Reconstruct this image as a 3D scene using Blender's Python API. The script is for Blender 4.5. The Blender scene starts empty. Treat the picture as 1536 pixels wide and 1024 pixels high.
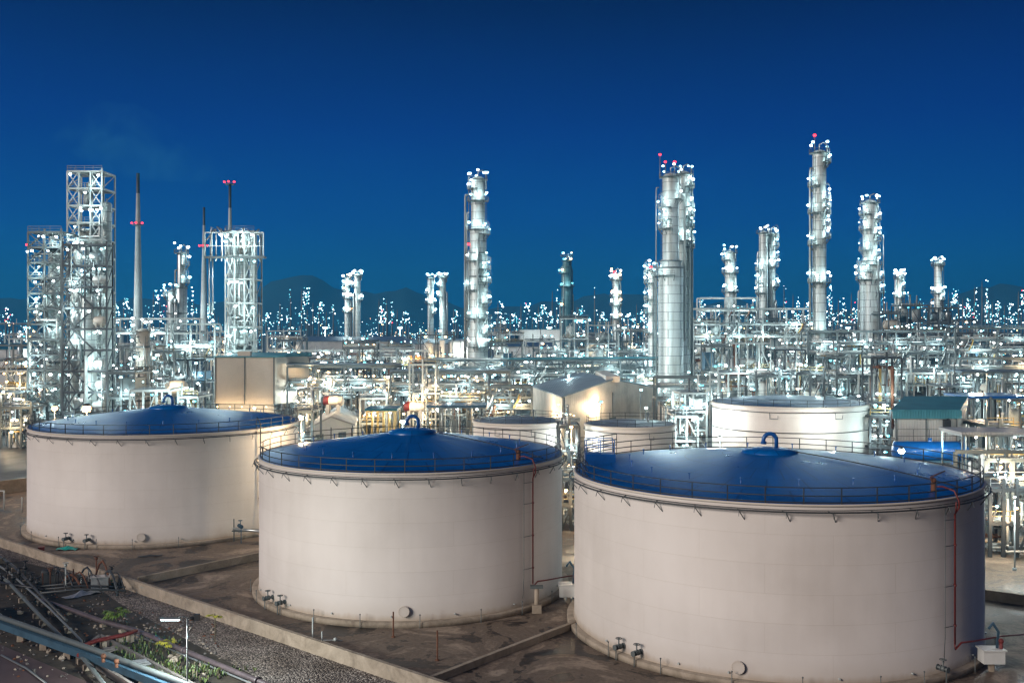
import bpy, math, random
from mathutils import Vector, Matrix
PI = math.pi
F, HX, HY, CZ = 1525.0, 768.0, 492.0, 24.3
S = bpy.context.scene
COL = S.collection
def W(px, py, d):  return Vector(((px-HX)*d/F, d, CZ-(py-HY)*d/F))
def G(px, py, z=0.0):
    d = F*(CZ-z)/(py-HY); return Vector(((px-HX)*d/F, d, z))
def PX(p): return HX+p[0]*F/p[1]
def PY(p): return HY+(CZ-p[2])*F/p[1]

# ------------------------------------------------------------------ materials
M = {}
def newmat(name):
    m = bpy.data.materials.new(name); m.use_nodes = True
    nt = m.node_tree; b = nt.nodes['Principled BSDF']; M[name] = m
    return m, nt, b
def N(nt, t, **kw):
    n = nt.nodes.new(t)
    for k, v in kw.items():
        if k in n.inputs: n.inputs[k].default_value = v
        else: setattr(n, k, v)
    return n
def ramp(nt, fac, stops):
    r = nt.nodes.new('ShaderNodeValToRGB'); e = r.color_ramp.elements
    while len(e) > 1: e.remove(e[0])
    e[0].position = stops[0][0]; e[0].color = (*stops[0][1], 1)
    for p, c in stops[1:]:
        x = e.new(p); x.color = (*c, 1)
    nt.links.new(fac, r.inputs[0]); return r
def simple(name, c, rough=.5, metal=0., scale=.6, var=.18, coat=0., dirt=None, bump=0.):
    """paint or steel: mottled with two octaves of noise laid out in world space"""
    m, nt, b = newmat(name); L = nt.links.new
    g = N(nt, 'ShaderNodeNewGeometry')
    n1 = N(nt, 'ShaderNodeTexNoise', Scale=scale, Detail=4., Roughness=.65); L(g.outputs['Position'], n1.inputs['Vector'])
    lo = tuple(x*(1-var) for x in c) if dirt is None else dirt; hi = tuple(min(1, x*(1+var*.6)) for x in c)
    r = ramp(nt, n1.outputs[0], [(.28, lo), (.5, c), (.75, hi)])
    L(r.outputs[0], b.inputs['Base Color'])
    b.inputs['Roughness'].default_value = rough; b.inputs['Metallic'].default_value = metal
    if coat: b.inputs['Coat Weight'].default_value = coat; b.inputs['Coat Roughness'].default_value = .12
    if bump:
        bp = N(nt, 'ShaderNodeBump', Strength=bump, Distance=.05); L(n1.outputs[0], bp.inputs['Height']); L(bp.outputs[0], b.inputs['Normal'])
    return m
def emit(name, c, s):
    m, nt, b = newmat(name)
    b.inputs['Base Color'].default_value = (*[min(1, x) for x in c], 1)
    b.inputs['Emission Color'].default_value = (*c, 1); b.inputs['Emission Strength'].default_value = s
    m.cycles.emission_sampling = 'NONE'
    return m
simple('galv', (.21, .23, .23), .45, .5, 1.2)
simple('pale_steel', (.36, .39, .38), .5, 0, .8)
simple('grey_steel', (.095, .11, .11), .5, .1, .8)
simple('dark_steel', (.045, .048, .05), .55, .2, 1.5)
simple('near_black', (.018, .018, .02), .5, .2, 1.5)
simple('silver_jacket', (.42, .45, .45), .32, .75, .9, .12)
simple('white_paint', (.55, .56, .54), .45, 0, .5, .12)
simple('cream_paint', (.55, .50, .43), .6, 0, .4, .1)
simple('beige_wall', (.42, .375, .32), .7, 0, .25, .1)
simple('teal_roof', (.03, .14, .17), .45, .1, .5, .25)
simple('blue_paint', (.006, .085, .30), .3, 0, .6, .25, coat=.4)
simple('slate_roof', (.11, .15, .18), .4, .3, .4, .25)
simple('red_paint', (.13, .016, .012), .5, 0, 2., .35)
simple('rust', (.12, .045, .02), .8, 0, 2.5, .5)
simple('orange_paint', (.5, .24, .1), .5, 0, .6, .2)
simple('yellow_paint', (.36, .25, .08), .5, 0, .6, .2)
simple('purple_pipe', (.09, .07, .075), .4, .1, 1.5, .35)
simple('blue_beam', (.045, .10, .15), .45, .2, .8, .3)
simple('chimney', (.35, .36, .35), .8, 0, .2, .2)
simple('conc_far', (.28, .28, .27), .85, 0, .05, .3)
simple('leaf', (.10, .16, .025), .5, 0, 4., .4)
simple('leaf_yellow', (.30, .28, .03), .5, 0, 4., .4)
simple('leaf_dark', (.025, .045, .015), .6, 0, 3., .5)
simple('stem', (.10, .08, .05), .8, 0, 6., .3)
simple('tarp', (.02, .28, .24), .35, 0, 3., .3)
simple('silver_sheet', (.45, .46, .47), .3, .6, 3., .3)
simple('hill', (.03, .09, .10), .9, 0, .004, .3)
simple('stone', (.30, .25, .2), .8, 0, 5., .3)
simple('slab', (.14, .125, .115), .75, 0, 1., .35, bump=.2)
simple('reddish_road', (.085, .055, .05), .6, 0, .6, .3, bump=.1)
simple('road_line', (.5, .48, .45), .6, 0, 2., .2)
emit('lamp_cool', (.50, .93, 1.0), 7.); emit('lamp_white', (.85, .98, 1.0), 12.)
emit('lamp_teal', (.16, .72, .85), 2.4); emit('lamp_warm', (1., .62, .28), 9.)
emit('lamp_red', (1., .03, .05), 5.); emit('tube_light', (.8, .97, 1.), 14.)
emit('window_lit', (.9, .85, .6), 1.3)

def mat_shell():
    m, nt, b = newmat('tank_paint'); L = nt.links.new
    uv = N(nt, 'ShaderNodeUVMap'); g = N(nt, 'ShaderNodeNewGeometry')
    sp = N(nt, 'ShaderNodeSeparateXYZ'); L(uv.outputs[0], sp.inputs[0])
    mp = N(nt, 'ShaderNodeMapping'); mp.inputs['Scale'].default_value = (1.1, .07, 1); L(uv.outputs[0], mp.inputs[0])
    st = N(nt, 'ShaderNodeTexNoise', Scale=1., Detail=5., Roughness=.6); L(mp.outputs[0], st.inputs[0])      # long vertical streaks
    cl = N(nt, 'ShaderNodeTexNoise', Scale=.12, Detail=5., Roughness=.55); L(g.outputs[0], cl.inputs[0])     # broad cloudy wear
    mx = N(nt, 'ShaderNodeMix'); mx.inputs[0].default_value = .78; L(st.outputs[0], mx.inputs[2]); L(cl.outputs[0], mx.inputs[3])
    r = ramp(nt, mx.outputs[0], [(.3, (.52, .475, .43)), (.5, (.60, .555, .51)), (.68, (.65, .605, .56))])
    # plate seams: courses and staggered verticals
    br = N(nt, 'ShaderNodeTexBrick'); br.offset = .5; L(uv.outputs[0], br.inputs[0])
    br.inputs['Scale'].default_value = 1.; br.inputs['Mortar Size'].default_value = .018; br.inputs['Mortar Smooth'].default_value = .6
    br.inputs['Brick Width'].default_value = 9.; br.inputs['Row Height'].default_value = 2.0
    br.inputs['Color1'].default_value = (1, 1, 1, 1); br.inputs['Color2'].default_value = (.972, .972, .972, 1); br.inputs['Mortar'].default_value = (.86, .84, .81, 1)
    mu = N(nt, 'ShaderNodeMix', data_type='RGBA', blend_type='MULTIPLY'); mu.inputs[0].default_value = 1.
    L(r.outputs[0], mu.inputs[6]); L(br.outputs[0], mu.inputs[7])
    # splash dirt along the foot
    dr = ramp(nt, sp.outputs[1], [(0., (.62, .54, .44)), (.06, (.9, .88, .85)), (.2, (1, 1, 1))])
    dv = N(nt, 'ShaderNodeMath', operation='DIVIDE'); dv.inputs[1].default_value = 8.; L(sp.outputs[1], dv.inputs[0])
    ad = N(nt, 'ShaderNodeMath', operation='MULTIPLY_ADD'); L(st.outputs[0], ad.inputs[0]); ad.inputs[1].default_value = -.12; L(dv.outputs[0], ad.inputs[2])
    ad2 = N(nt, 'ShaderNodeMath', operation='ADD'); L(ad.outputs[0], ad2.inputs[0]); ad2.inputs[1].default_value = .05
    nt.links.remove(dr.inputs[0].links[0]); L(ad2.outputs[0], dr.inputs[0])
    m2 = N(nt, 'ShaderNodeMix', data_type='RGBA', blend_type='MULTIPLY'); m2.inputs[0].default_value = .9
    L(mu.outputs[2], m2.inputs[6]); L(dr.outputs[0], m2.inputs[7]); L(m2.outputs[2], b.inputs['Base Color'])
    b.inputs['Roughness'].default_value = .62
    bp = N(nt, 'ShaderNodeBump', Strength=.25, Distance=.03); L(br.outputs[1], bp.inputs['Height']); bp.invert = True
    wv = N(nt, 'ShaderNodeTexNoise', Scale=.35, Detail=2.); L(g.outputs[0], wv.inputs[0])
    b2 = N(nt, 'ShaderNodeBump', Strength=.35, Distance=.12); L(wv.outputs[0], b2.inputs['Height']); L(bp.outputs[0], b2.inputs['Normal'])
    L(b2.outputs[0], b.inputs['Normal'])
mat_shell()
def mat_roof(name, c, rough=.29):
    m, nt, b = newmat(name); L = nt.links.new
    uv = N(nt, 'ShaderNodeUVMap'); g = N(nt, 'ShaderNodeNewGeometry')
    n1 = N(nt, 'ShaderNodeTexNoise', Scale=.22, Detail=6., Roughness=.6); L(g.outputs[0], n1.inputs[0])
    mp = N(nt, 'ShaderNodeMapping'); mp.inputs['Scale'].default_value = (2.2, .12, 1); L(uv.outputs[0], mp.inputs[0])
    n2 = N(nt, 'ShaderNodeTexNoise', Scale=1., Detail=4.); L(mp.outputs[0], n2.inputs[0])
    mx = N(nt, 'ShaderNodeMix'); mx.inputs[0].default_value = .45; L(n1.outputs[0], mx.inputs[2]); L(n2.outputs[0], mx.inputs[3])
    r = ramp(nt, mx.outputs[0], [(.3, tuple(x*.7 for x in c)), (.55, c), (.75, tuple(x*1.35 for x in c))])
    br = N(nt, 'ShaderNodeTexBrick'); br.offset = .5; L(uv.outputs[0], br.inputs[0])
    br.inputs['Scale'].default_value = 1.; br.inputs['Mortar Size'].default_value = .05; br.inputs['Brick Width'].default_value = 2.0; br.inputs['Row Height'].default_value = 3.1
    br.inputs['Color1'].default_value = (1, 1, 1, 1); br.inputs['Color2'].default_value = (.9, .92, .95, 1); br.inputs['Mortar'].default_value = (.28, .34, .45, 1)
    mu = N(nt, 'ShaderNodeMix', data_type='RGBA', blend_type='MULTIPLY'); mu.inputs[0].default_value = .8
    L(r.outputs[0], mu.inputs[6]); L(br.outputs[0], mu.inputs[7]); L(mu.outputs[2], b.inputs['Base Color'])
    rr = N(nt, 'ShaderNodeMapRange'); rr.inputs[1].default_value = .3; rr.inputs[2].default_value = .7; rr.inputs[3].default_value = rough-.03; rr.inputs[4].default_value = rough+.08
    L(n1.outputs[0], rr.inputs[0]); L(rr.outputs[0], b.inputs['Roughness'])
    bp = N(nt, 'ShaderNodeBump', Strength=.12, Distance=.05); L(mx.outputs[0], bp.inputs['Height'])
    L(bp.outputs[0], b.inputs['Normal']); b.inputs['Specular IOR Level'].default_value = .5
mat_roof('roof_blue', (.001, .10, .34)); mat_roof('roof_grey', (.15, .18, .20), .4); mat_roof('roof_deep', (.01, .07, .16), .3)
def mat_ground(name, stops, s1, s2, rough, bump, bs, wet=0.):
    m, nt, b = newmat(name); L = nt.links.new
    g = N(nt, 'ShaderNodeNewGeometry')
    n1 = N(nt, 'ShaderNodeTexNoise', Scale=s1, Detail=8., Roughness=.62, Distortion=1.2); L(g.outputs[0], n1.inputs[0])
    n2 = N(nt, 'ShaderNodeTexNoise', Scale=s2, Detail=4., Roughness=.7); L(g.outputs[0], n2.inputs[0])
    mx = N(nt, 'ShaderNodeMix'); mx.inputs[0].default_value = .18; L(n1.outputs[0], mx.inputs[2]); L(n2.outputs[0], mx.inputs[3])
    r = ramp(nt, mx.outputs[0], stops); L(r.outputs[0], b.inputs['Base Color'])
    if wet:
        rr = ramp(nt, n1.outputs[0], [(.4, (rough-wet,)*3), (.55, (rough,)*3)]); L(rr.outputs[0], b.inputs['Roughness'])
    else: b.inputs['Roughness'].default_value = rough
    n3 = N(nt, 'ShaderNodeTexNoise', Scale=bs, Detail=3.); L(g.outputs[0], n3.inputs[0])
    bp = N(nt, 'ShaderNodeBump', Strength=bump, Distance=.06); L(n3.outputs[0], bp.inputs['Height']); L(bp.outputs[0], b.inputs['Normal'])
mat_ground('yard_dirt', [(.40, (.012, .008, .006)), (.455, (.04, .028, .019)), (.485, (.155, .115, .083)), (.53, (.115, .086, .062)), (.58, (.21, .16, .118)), (.63, (.30, .235, .175)), (.70, (.14, .105, .08))], .16, 2.4, .8, .35, 3., .35)
mat_ground('plant_ground', [(.35, (.02, .02, .02)), (.5, (.05, .05, .048)), (.65, (.11, .11, .10))], .05, .6, .75, .2, 2., .25)
mat_ground('concrete', [(.3, (.15, .12, .09)), (.45, (.25, .205, .155)), (.65, (.36, .30, .235))], .5, 4., .85, .3, 6.)
mat_ground('soil', [(.38, (.012, .010, .007)), (.5, (.035, .027, .018)), (.66, (.075, .058, .04))], .35, 3., .9, .8, 2.)
def mat_gravel():
    m, nt, b = newmat('gravel'); L = nt.links.new
    g = N(nt, 'ShaderNodeNewGeometry')
    v = N(nt, 'ShaderNodeTexVoronoi', Scale=7.); L(g.outputs[0], v.inputs[0])
    n1 = N(nt, 'ShaderNodeTexNoise', Scale=.25, Detail=5.); L(g.outputs[0], n1.inputs[0])
    sp = N(nt, 'ShaderNodeSeparateColor'); L(v.outputs['Color'], sp.inputs[0])
    r = ramp(nt, sp.outputs[0], [(0., (.06, .05, .042)), (.5, (.17, .14, .12)), (1., (.36, .31, .27))])
    r2 = ramp(nt, n1.outputs[0], [(.35, (.55, .5, .45)), (.6, (1, 1, 1))])
    mu = N(nt, 'ShaderNodeMix', data_type='RGBA', blend_type='MULTIPLY'); mu.inputs[0].default_value = 1.
    L(r.outputs[0], mu.inputs[6]); L(r2.outputs[0], mu.inputs[7]); L(mu.outputs[2], b.inputs['Base Color'])
    b.inputs['Roughness'].default_value = .9
    bp = N(nt, 'ShaderNodeBump', Strength=.9, Distance=.12); bp.invert = True; L(v.outputs['Distance'], bp.inputs['Height']); L(bp.outputs[0], b.inputs['Normal'])
mat_gravel()
def mat_banded(name, c, step, rough=.42, metal=.25):
    """insulated column jacket: sheet-metal courses with dark lap joints"""
    m, nt, b = newmat(name); L = nt.links.new
    uv = N(nt, 'ShaderNodeUVMap'); br = N(nt, 'ShaderNodeTexBrick'); br.offset = .5; L(uv.outputs[0], br.inputs[0])
    br.inputs['Scale'].default_value = 1.; br.inputs['Mortar Size'].default_value = .09; br.inputs['Brick Width'].default_value = 5.; br.inputs['Row Height'].default_value = step
    br.inputs['Color1'].default_value = (*c, 1); br.inputs['Color2'].default_value = (*[x*.88 for x in c], 1); br.inputs['Mortar'].default_value = (*[x*.45 for x in c], 1)
    g = N(nt, 'ShaderNodeNewGeometry'); mp = N(nt, 'ShaderNodeMapping'); mp.inputs['Scale'].default_value = (.8, .8, .08); L(g.outputs[0], mp.inputs[0])
    n = N(nt, 'ShaderNodeTexNoise', Scale=1., Detail=5.); L(mp.outputs[0], n.inputs[0])
    r = ramp(nt, n.outputs[0], [(.35, (.62, .60, .56)), (.55, (1, 1, 1))])
    mu = N(nt, 'ShaderNodeMix', data_type='RGBA', blend_type='MULTIPLY'); mu.inputs[0].default_value = .8
    L(br.outputs[0], mu.inputs[6]); L(r.outputs[0], mu.inputs[7]); L(mu.outputs[2], b.inputs['Base Color'])
    b.inputs['Roughness'].default_value = rough; b.inputs['Metallic'].default_value = metal
mat_banded('column_jacket', (.56, .62, .61), 2.4); mat_banded('column_teal', (.10, .22, .24), 3.)
def mat_ribbed(name, c, step, axis=0, rough=.55):
    """profiled wall or roof sheet"""
    m, nt, b = newmat(name); L = nt.links.new
    g = N(nt, 'ShaderNodeTexCoord')
    w = N(nt, 'ShaderNodeTexWave', Scale=1./step*.314*2, Distortion=0.); w.bands_direction = 'XYZ'[axis]; L(g.outputs['Object'], w.inputs[0])
    n = N(nt, 'ShaderNodeTexNoise', Scale=.3, Detail=5.); L(g.outputs['Object'], n.inputs[0])
    r = ramp(nt, n.outputs[0], [(.3, tuple(x*.75 for x in c)), (.5, c), (.7, tuple(x*1.12 for x in c))])
    L(r.outputs[0], b.inputs['Base Color']); b.inputs['Roughness'].default_value = rough
    bp = N(nt, 'ShaderNodeBump', Strength=.5, Distance=.08); L(w.outputs[1], bp.inputs['Height']); L(bp.outputs[0], b.inputs['Normal'])
mat_ribbed('wall_sheet', (.46, .41, .35), .9); mat_ribbed('roof_sheet', (.16, .20, .23), .8); mat_ribbed('grey_sheet', (.33, .33, .32), .8); mat_ribbed('teal_sheet', (.035, .17, .21), .8)

# ------------------------------------------------------------------ mesh builder
class MB:
    def __init__(s): s.v = []; s.f = []; s.m = []; s.sm = []; s.uv = []
    def face(s, idx, mi=0, sm=False, uv=None):
        s.f.append(idx); s.m.append(mi); s.sm.append(sm); s.uv.append(uv)
    def box(s, c, size, mi=0, rz=0., mat=None):
        x, y, z = (a/2 for a in size); b = len(s.v); c = Vector(c)
        R = mat if mat is not None else Matrix.Rotation(rz, 3, 'Z')
        for dz in (-z, z):
            for dx, dy in ((-x, -y), (x, -y), (x, y), (-x, y)): s.v.append(c+R @ Vector((dx, dy, dz)))
        for q in ((3, 2, 1, 0), (4, 5, 6, 7), (0, 1, 5, 4), (1, 2, 6, 5), (2, 3, 7, 6), (3, 0, 4, 7)):
            s.face(tuple(b+i for i in q), mi)
        return s
    def span(s, lo, hi, mi=0):
        lo = Vector(lo); hi = Vector(hi); return s.box((lo+hi)/2, hi-lo, mi)
    def beam(s, p, q, w, h=None, mi=0):
        p = Vector(p); q = Vector(q); h = h or w; d = q-p; l = d.length
        if l < 1e-6: return s
        d.normalize(); up = Vector((0, 0, 1)) if abs(d.z) < .95 else Vector((0, 1, 0))
        a = d.cross(up).normalized(); u = a.cross(d)
        return s.box((p+q)/2, (w, l, h), mi, mat=Matrix((a, d, u)).transposed())
    def lathe(s, prof, n=24, c=(0, 0, 0), mi=0, a0=0., a1=2*PI, sm=True, axis=None, mats=None, uvr=None):
        b = len(s.v); c = Vector((*c, 0)[:3]); full = abs(a1-a0-2*PI) < 1e-6; cols = n if full else n+1
        Q = Vector((0, 0, 1)).rotation_difference(Vector(axis)).to_matrix() if axis is not None else None
        acc = [0.]
        for (r0, z0), (r1, z1) in zip(prof, prof[1:]): acc.append(acc[-1]+math.hypot(r1-r0, z1-z0))
        rm = uvr or max(r for r, _ in prof)
        for r, z in prof:
            for i in range(cols):
                a = a0+(a1-a0)*i/n; p = Vector((r*math.cos(a), r*math.sin(a), z))
                s.v.append(c+(Q @ p if Q else p))
        for j in range(len(prof)-1):
            for i in range(n):
                i2 = (i+1) % cols
                u0 = (a0+(a1-a0)*i/n)*rm; u1 = (a0+(a1-a0)*(i+1)/n)*rm
                s.face((b+j*cols+i, b+j*cols+i2, b+(j+1)*cols+i2, b+(j+1)*cols+i), mats[j] if mats else mi, sm,
                       ((u0, acc[j]), (u1, acc[j]), (u1, acc[j+1]), (u0, acc[j+1])))
        return s
    def cyl(s, p, q, r, n=10, mi=0, r2=None):
        p = Vector(p); q = Vector(q); d = q-p
        s.lathe([(0.0001, 0), (r, 0), (r, 0.0001), (r if r2 is None else r2, d.length), (0.0001, d.length)], n, p, mi, axis=d.normalized(), sm=False)
        k = len(s.f); 
        for i in range(k-2*n, k-n): s.sm[i] = True
        return s
    def tube(s, pts, r, n=8, mi=0, closed=False):
        pts = [Vector(p) for p in pts]; b = len(s.v); k = len(pts); prev = None
        for i, p in enumerate(pts):
            if closed: d = pts[(i+1) % k]-pts[i-1]
            else: d = pts[min(i+1, k-1)]-pts[max(i-1, 0)]
            d.normalize()
            if prev is None:
                up = Vector((0, 0, 1)) if abs(d.z) < .9 else Vector((1, 0, 0)); a = d.cross(up).normalized()
            else:
                a = prev-d*prev.dot(d)
                a = a.normalized() if a.length > 1e-5 else d.orthogonal().normalized()
            prev = a; u = a.cross(d); sc = 1.
            if 0 < i < k-1 or closed:
                e1 = (pts[i]-pts[i-1]).normalized(); cs = max(.5, abs(e1.dot(d))); sc = 1/cs
                sc = min(sc, 1.3)
            for j in range(n):
                t = 2*PI*j/n; s.v.append(p+(a*math.cos(t)+u*math.sin(t))*r*sc)
        for i in range(k if closed else k-1):
            i2 = (i+1) % k
            for j in range(n):
                j2 = (j+1) % n; s.face((b+i*n+j, b+i2*n+j, b+i2*n+j2, b+i*n+j2), mi, True)
        if not closed:
            s.face(tuple(b+j for j in range(n))); s.face(tuple(b+(k-1)*n+j for j in range(n))[::-1])
        return s
    def ball(s, c, r, mi=0, n=8, sq=1.):
        pr = [(max(.0001, r*math.cos(t)), r*sq*math.sin(t)) for t in [(-.5+i/(n//2))*PI for i in range(n//2+1)]]
        return s.lathe(pr, n, c, mi)
    def build(s, name, mats, parent=None, loc=None, label=None, cat=None, group=None, kind=None):
        if isinstance(mats, str): mats = [mats]
        off = Vector(loc) if loc is not None else Vector((0, 0, 0))
        par = ppos(parent) if parent is not None else Vector((0, 0, 0))
        base = par+off if parent is not None else off
        me = bpy.data.meshes.new(name)
        me.from_pydata([tuple(Vector(v)-base) for v in s.v], [], s.f)
        for m in mats: me.materials.append(M[m])
        me.polygons.foreach_set('material_index', s.m); me.polygons.foreach_set('use_smooth', s.sm)
        if any(u is not None for u in s.uv):
            uvl = me.uv_layers.new(name='UVMap'); k = 0; dat = [0.]*(2*len(me.loops))
            for f, u in zip(s.f, s.uv):
                for i in range(len(f)):
                    if u is not None: dat[2*k], dat[2*k+1] = u[i]
                    k += 1
            uvl.data.foreach_set('uv', dat)
        me.update()
        o = bpy.data.objects.new(name, me); COL.objects.link(o); o.location = off
        if parent is not None: o.parent = parent
        POS[o.name] = base
        return tag(o, label, cat, group, kind)
POS = {}
def ppos(o): return POS[o.name]
def tag(o, label=None, cat=None, group=None, kind=None):
    if label: o['label'] = label
    if cat: o['category'] = cat
    if group: o['group'] = group
    if kind: o['kind'] = kind
    return o
def thing(name, loc, label, cat, group=None, kind=None):
    o = bpy.data.objects.new(name, None); COL.objects.link(o); o.location = loc; o.empty_display_size = .5
    POS[o.name] = Vector(loc); return tag(o, label, cat, group, kind)

# ------------------------------------------------------------------ lamps
LD = {}
def lightdata(kind, w):
    k = (kind, round(w))
    if k not in LD:
        l = bpy.data.lights.new('lamp_light', 'POINT'); l.energy = w; l.shadow_soft_size = .5
        l.color = {'cool': (.72, .97, 1.), 'white': (.9, 1., .97), 'warm': (1., .72, .42), 'teal': (.4, .9, 1.)}[kind]
        LD[k] = l
    return LD[k]
NL = [0]
def light(parent, p, kind='cool', w=2500.):
    o = bpy.data.objects.new('lamp_light', lightdata(kind, w)); COL.objects.link(o)
    o.parent = parent; o.location = Vector(p)-ppos(parent); NL[0] += 1
BM = {}
def bulb(parent, p, r, kind='cool', name='floodlight'):
    """one luminaire: glass globe under a small dark hood, mesh data shared between copies"""
    if kind not in BM:
        b = MB(); b.ball((0, 0, 0), 1., 0, 8, .8); b.lathe([(.85, .62), (.6, 1.0), (.0001, 1.1)], 8, (0, 0, 0), 1)
        me_o = b.build('floodlight', [kind if kind.startswith('lamp') else 'lamp_'+kind, 'dark_steel']); BM[kind] = me_o.data; bpy.data.objects.remove(me_o)
    o = bpy.data.objects.new(name, BM[kind]); COL.objects.link(o); o.scale = (r, r, r)
    o.parent = parent; o.location = Vector(p)-ppos(parent); return o

# ------------------------------------------------------------------ world, sun, camera
w = bpy.data.worlds.new('World'); S.world = w; w.use_nodes = True; nt = w.node_tree; nt.nodes.clear()
out = nt.nodes.new('ShaderNodeOutputWorld'); bg = nt.nodes.new('ShaderNodeBackground'); nt.links.new(bg.outputs[0], out.inputs[0])
tc = nt.nodes.new('ShaderNodeTexCoord'); sp = nt.nodes.new('ShaderNodeSeparateXYZ'); nt.links.new(tc.outputs['Generated'], sp.inputs[0])
sky = ramp(nt, sp.outputs[2], [(0., (.0003, .130, .36)), (.035, (.0004, .108, .33)), (.10, (.0004, .060, .305)), (.19, (.0005, .024, .215)), (.30, (.0006, .003, .075)), (.6, (.002, .014, .085)), (1., (.002, .010, .06))])
# faint uneven air in the dusk sky
mp = nt.nodes.new('ShaderNodeMapping'); mp.inputs['Scale'].default_value = (1.6, 1.6, 5.); nt.links.new(tc.outputs['Generated'], mp.inputs[0])
nz = N(nt, 'ShaderNodeTexNoise', Scale=1.8, Detail=5., Roughness=.55); nt.links.new(mp.outputs[0], nz.inputs[0])
rr = ramp(nt, nz.outputs[0], [(.3, (.9, .93, .95)), (.7, (1.08, 1.07, 1.06))])
mu = N(nt, 'ShaderNodeMix', data_type='RGBA', blend_type='MULTIPLY'); mu.inputs[0].default_value = 1.
nt.links.new(sky.outputs[0], mu.inputs[6]); nt.links.new(rr.outputs[0], mu.inputs[7]); 
# warm sky fill added behind and beside the camera for the tanks' shaded sides
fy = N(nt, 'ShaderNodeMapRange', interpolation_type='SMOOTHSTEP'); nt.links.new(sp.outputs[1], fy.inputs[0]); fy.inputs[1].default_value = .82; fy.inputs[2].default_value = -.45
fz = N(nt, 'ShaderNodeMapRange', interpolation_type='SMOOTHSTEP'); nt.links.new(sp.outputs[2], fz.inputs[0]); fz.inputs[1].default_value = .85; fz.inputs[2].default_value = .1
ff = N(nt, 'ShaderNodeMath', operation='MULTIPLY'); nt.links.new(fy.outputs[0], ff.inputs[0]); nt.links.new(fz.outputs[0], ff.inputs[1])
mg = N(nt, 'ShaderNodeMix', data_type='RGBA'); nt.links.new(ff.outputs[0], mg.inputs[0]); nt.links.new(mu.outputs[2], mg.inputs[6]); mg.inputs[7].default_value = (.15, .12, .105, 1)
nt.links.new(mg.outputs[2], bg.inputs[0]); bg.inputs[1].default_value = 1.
sl = bpy.data.lights.new('sun', 'SUN'); sl.energy = 3.3; sl.angle = math.radians(20); sl.color = (1., .895, .825)
so = bpy.data.objects.new('sun', sl); COL.objects.link(so)
az, el = math.radians(52), math.radians(21)      # from the left, behind the camera
dirn = Vector((-math.sin(az)*math.cos(el), -math.cos(az)*math.cos(el), math.sin(el)))
so.rotation_euler = dirn.to_track_quat('Z', 'Y').to_euler(); so.location = dirn*200
cam = bpy.data.cameras.new('camera'); co = bpy.data.objects.new('camera', cam); COL.objects.link(co)
co.location = (0, 0, CZ); co.rotation_euler = (PI/2, 0, 0); cam.lens = F/1536*36; cam.sensor_width = 36
cam.shift_y = -(512-HY)/1536; cam.clip_end = 30000; cam.clip_start = .5; S.camera = co
S.view_settings.view_transform = 'Standard'; S.view_settings.look = 'None'; S.view_settings.exposure = 0; S.view_settings.gamma = 1
S.render.engine = 'CYCLES'; cy = S.cycles
cy.use_denoising = True; cy.max_bounces = 5; cy.diffuse_bounces = 2; cy.glossy_bounces = 3; cy.transmission_bounces = 2; cy.volume_bounces = 0
cy.sample_clamp_indirect = 3.; cy.sample_clamp_direct = 0; cy.use_light_tree = True; cy.caustics_reflective = False; cy.caustics_refractive = False
cy.filter_width = 1.4

# ------------------------------------------------------------------ ground and hills
MB().box((0, 4000, -.5), (12000, 9000, 1.)).build('ground', 'plant_ground', kind='structure')
def sheet(name, pts, mat, z, kind='structure'):
    b = MB(); b.v = [Vector((p[0], p[1], z)) for p in pts]; b.face(tuple(range(len(pts)))); return b.build(name, mat, kind=kind)
wl0, wl1, wl2 = G(-260, 716), G(180, 869), G(700, 1044)
wl3 = wl2+(wl2-wl1)*.9
yard = [wl0, wl1, wl2, wl3, Vector((70, 62, 0)), Vector((62, 118, 0)), Vector((-8, 150, 0)), Vector((-80, 160, 0))]
sheet('tank_yard', yard, 'yard_dirt', .004)
near0, near1, near2 = wl0+Vector((-14, -20, 0)), G(-100, 905), G(340, 1060)
sheet('gravel_bed', [wl0+Vector((0, -1, 0)), near0, near1, near2, wl3+Vector((-8, -22, 0)), wl3, wl2, wl1], 'gravel', .004)
sheet('soil_bed', [G(-60, 846), G(30, 842), G(120, 862), G(180, 905), G(420, 1034), G(700, 1300), G(-300, 1300), G(-250, 900)], 'soil', .008)
sheet('road', [G(-400, 860), G(0, 966), G(150, 1030), G(300, 1150), G(-200, 1400), G(-700, 1200)], 'reddish_road', .012)
rng = random.Random(7)
def hills():
    b = MB(); n = 160; y0 = 5200
    def h(px):
        base = 458+8*math.sin(px*.011)+4*math.sin(px*.037+1)+2.5*math.sin(px*.09)+1.5*math.sin(px*.19+2)
        base -= 34*math.exp(-((px-452)/75)**2)+22*math.exp(-((px-610)/80)**2)+26*math.exp(-((px-1505)/70)**2)+14*math.exp(-((px-880)/70)**2)
        base -= 20*math.exp(-((px-200)/60)**2)+18*math.exp(-((px-20)/50)**2)
        return base
    for i in range(n+1):
        px = -500+i*2500/n; p = W(px, h(px), y0)
        b.v += [Vector((p.x*.96, y0-700, 0)), Vector((p.x, y0, p.z)), Vector((p.x*1.06, y0+900, p.z*.5)), Vector((p.x*1.1, y0+1600, 0))]
    for i in range(n):
        for k in range(3): b.face((4*i+k, 4*i+4+k, 4*i+5+k, 4*i+1+k), 0, True)
    b.build('hills', 'hill', kind='structure')
hills()

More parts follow.
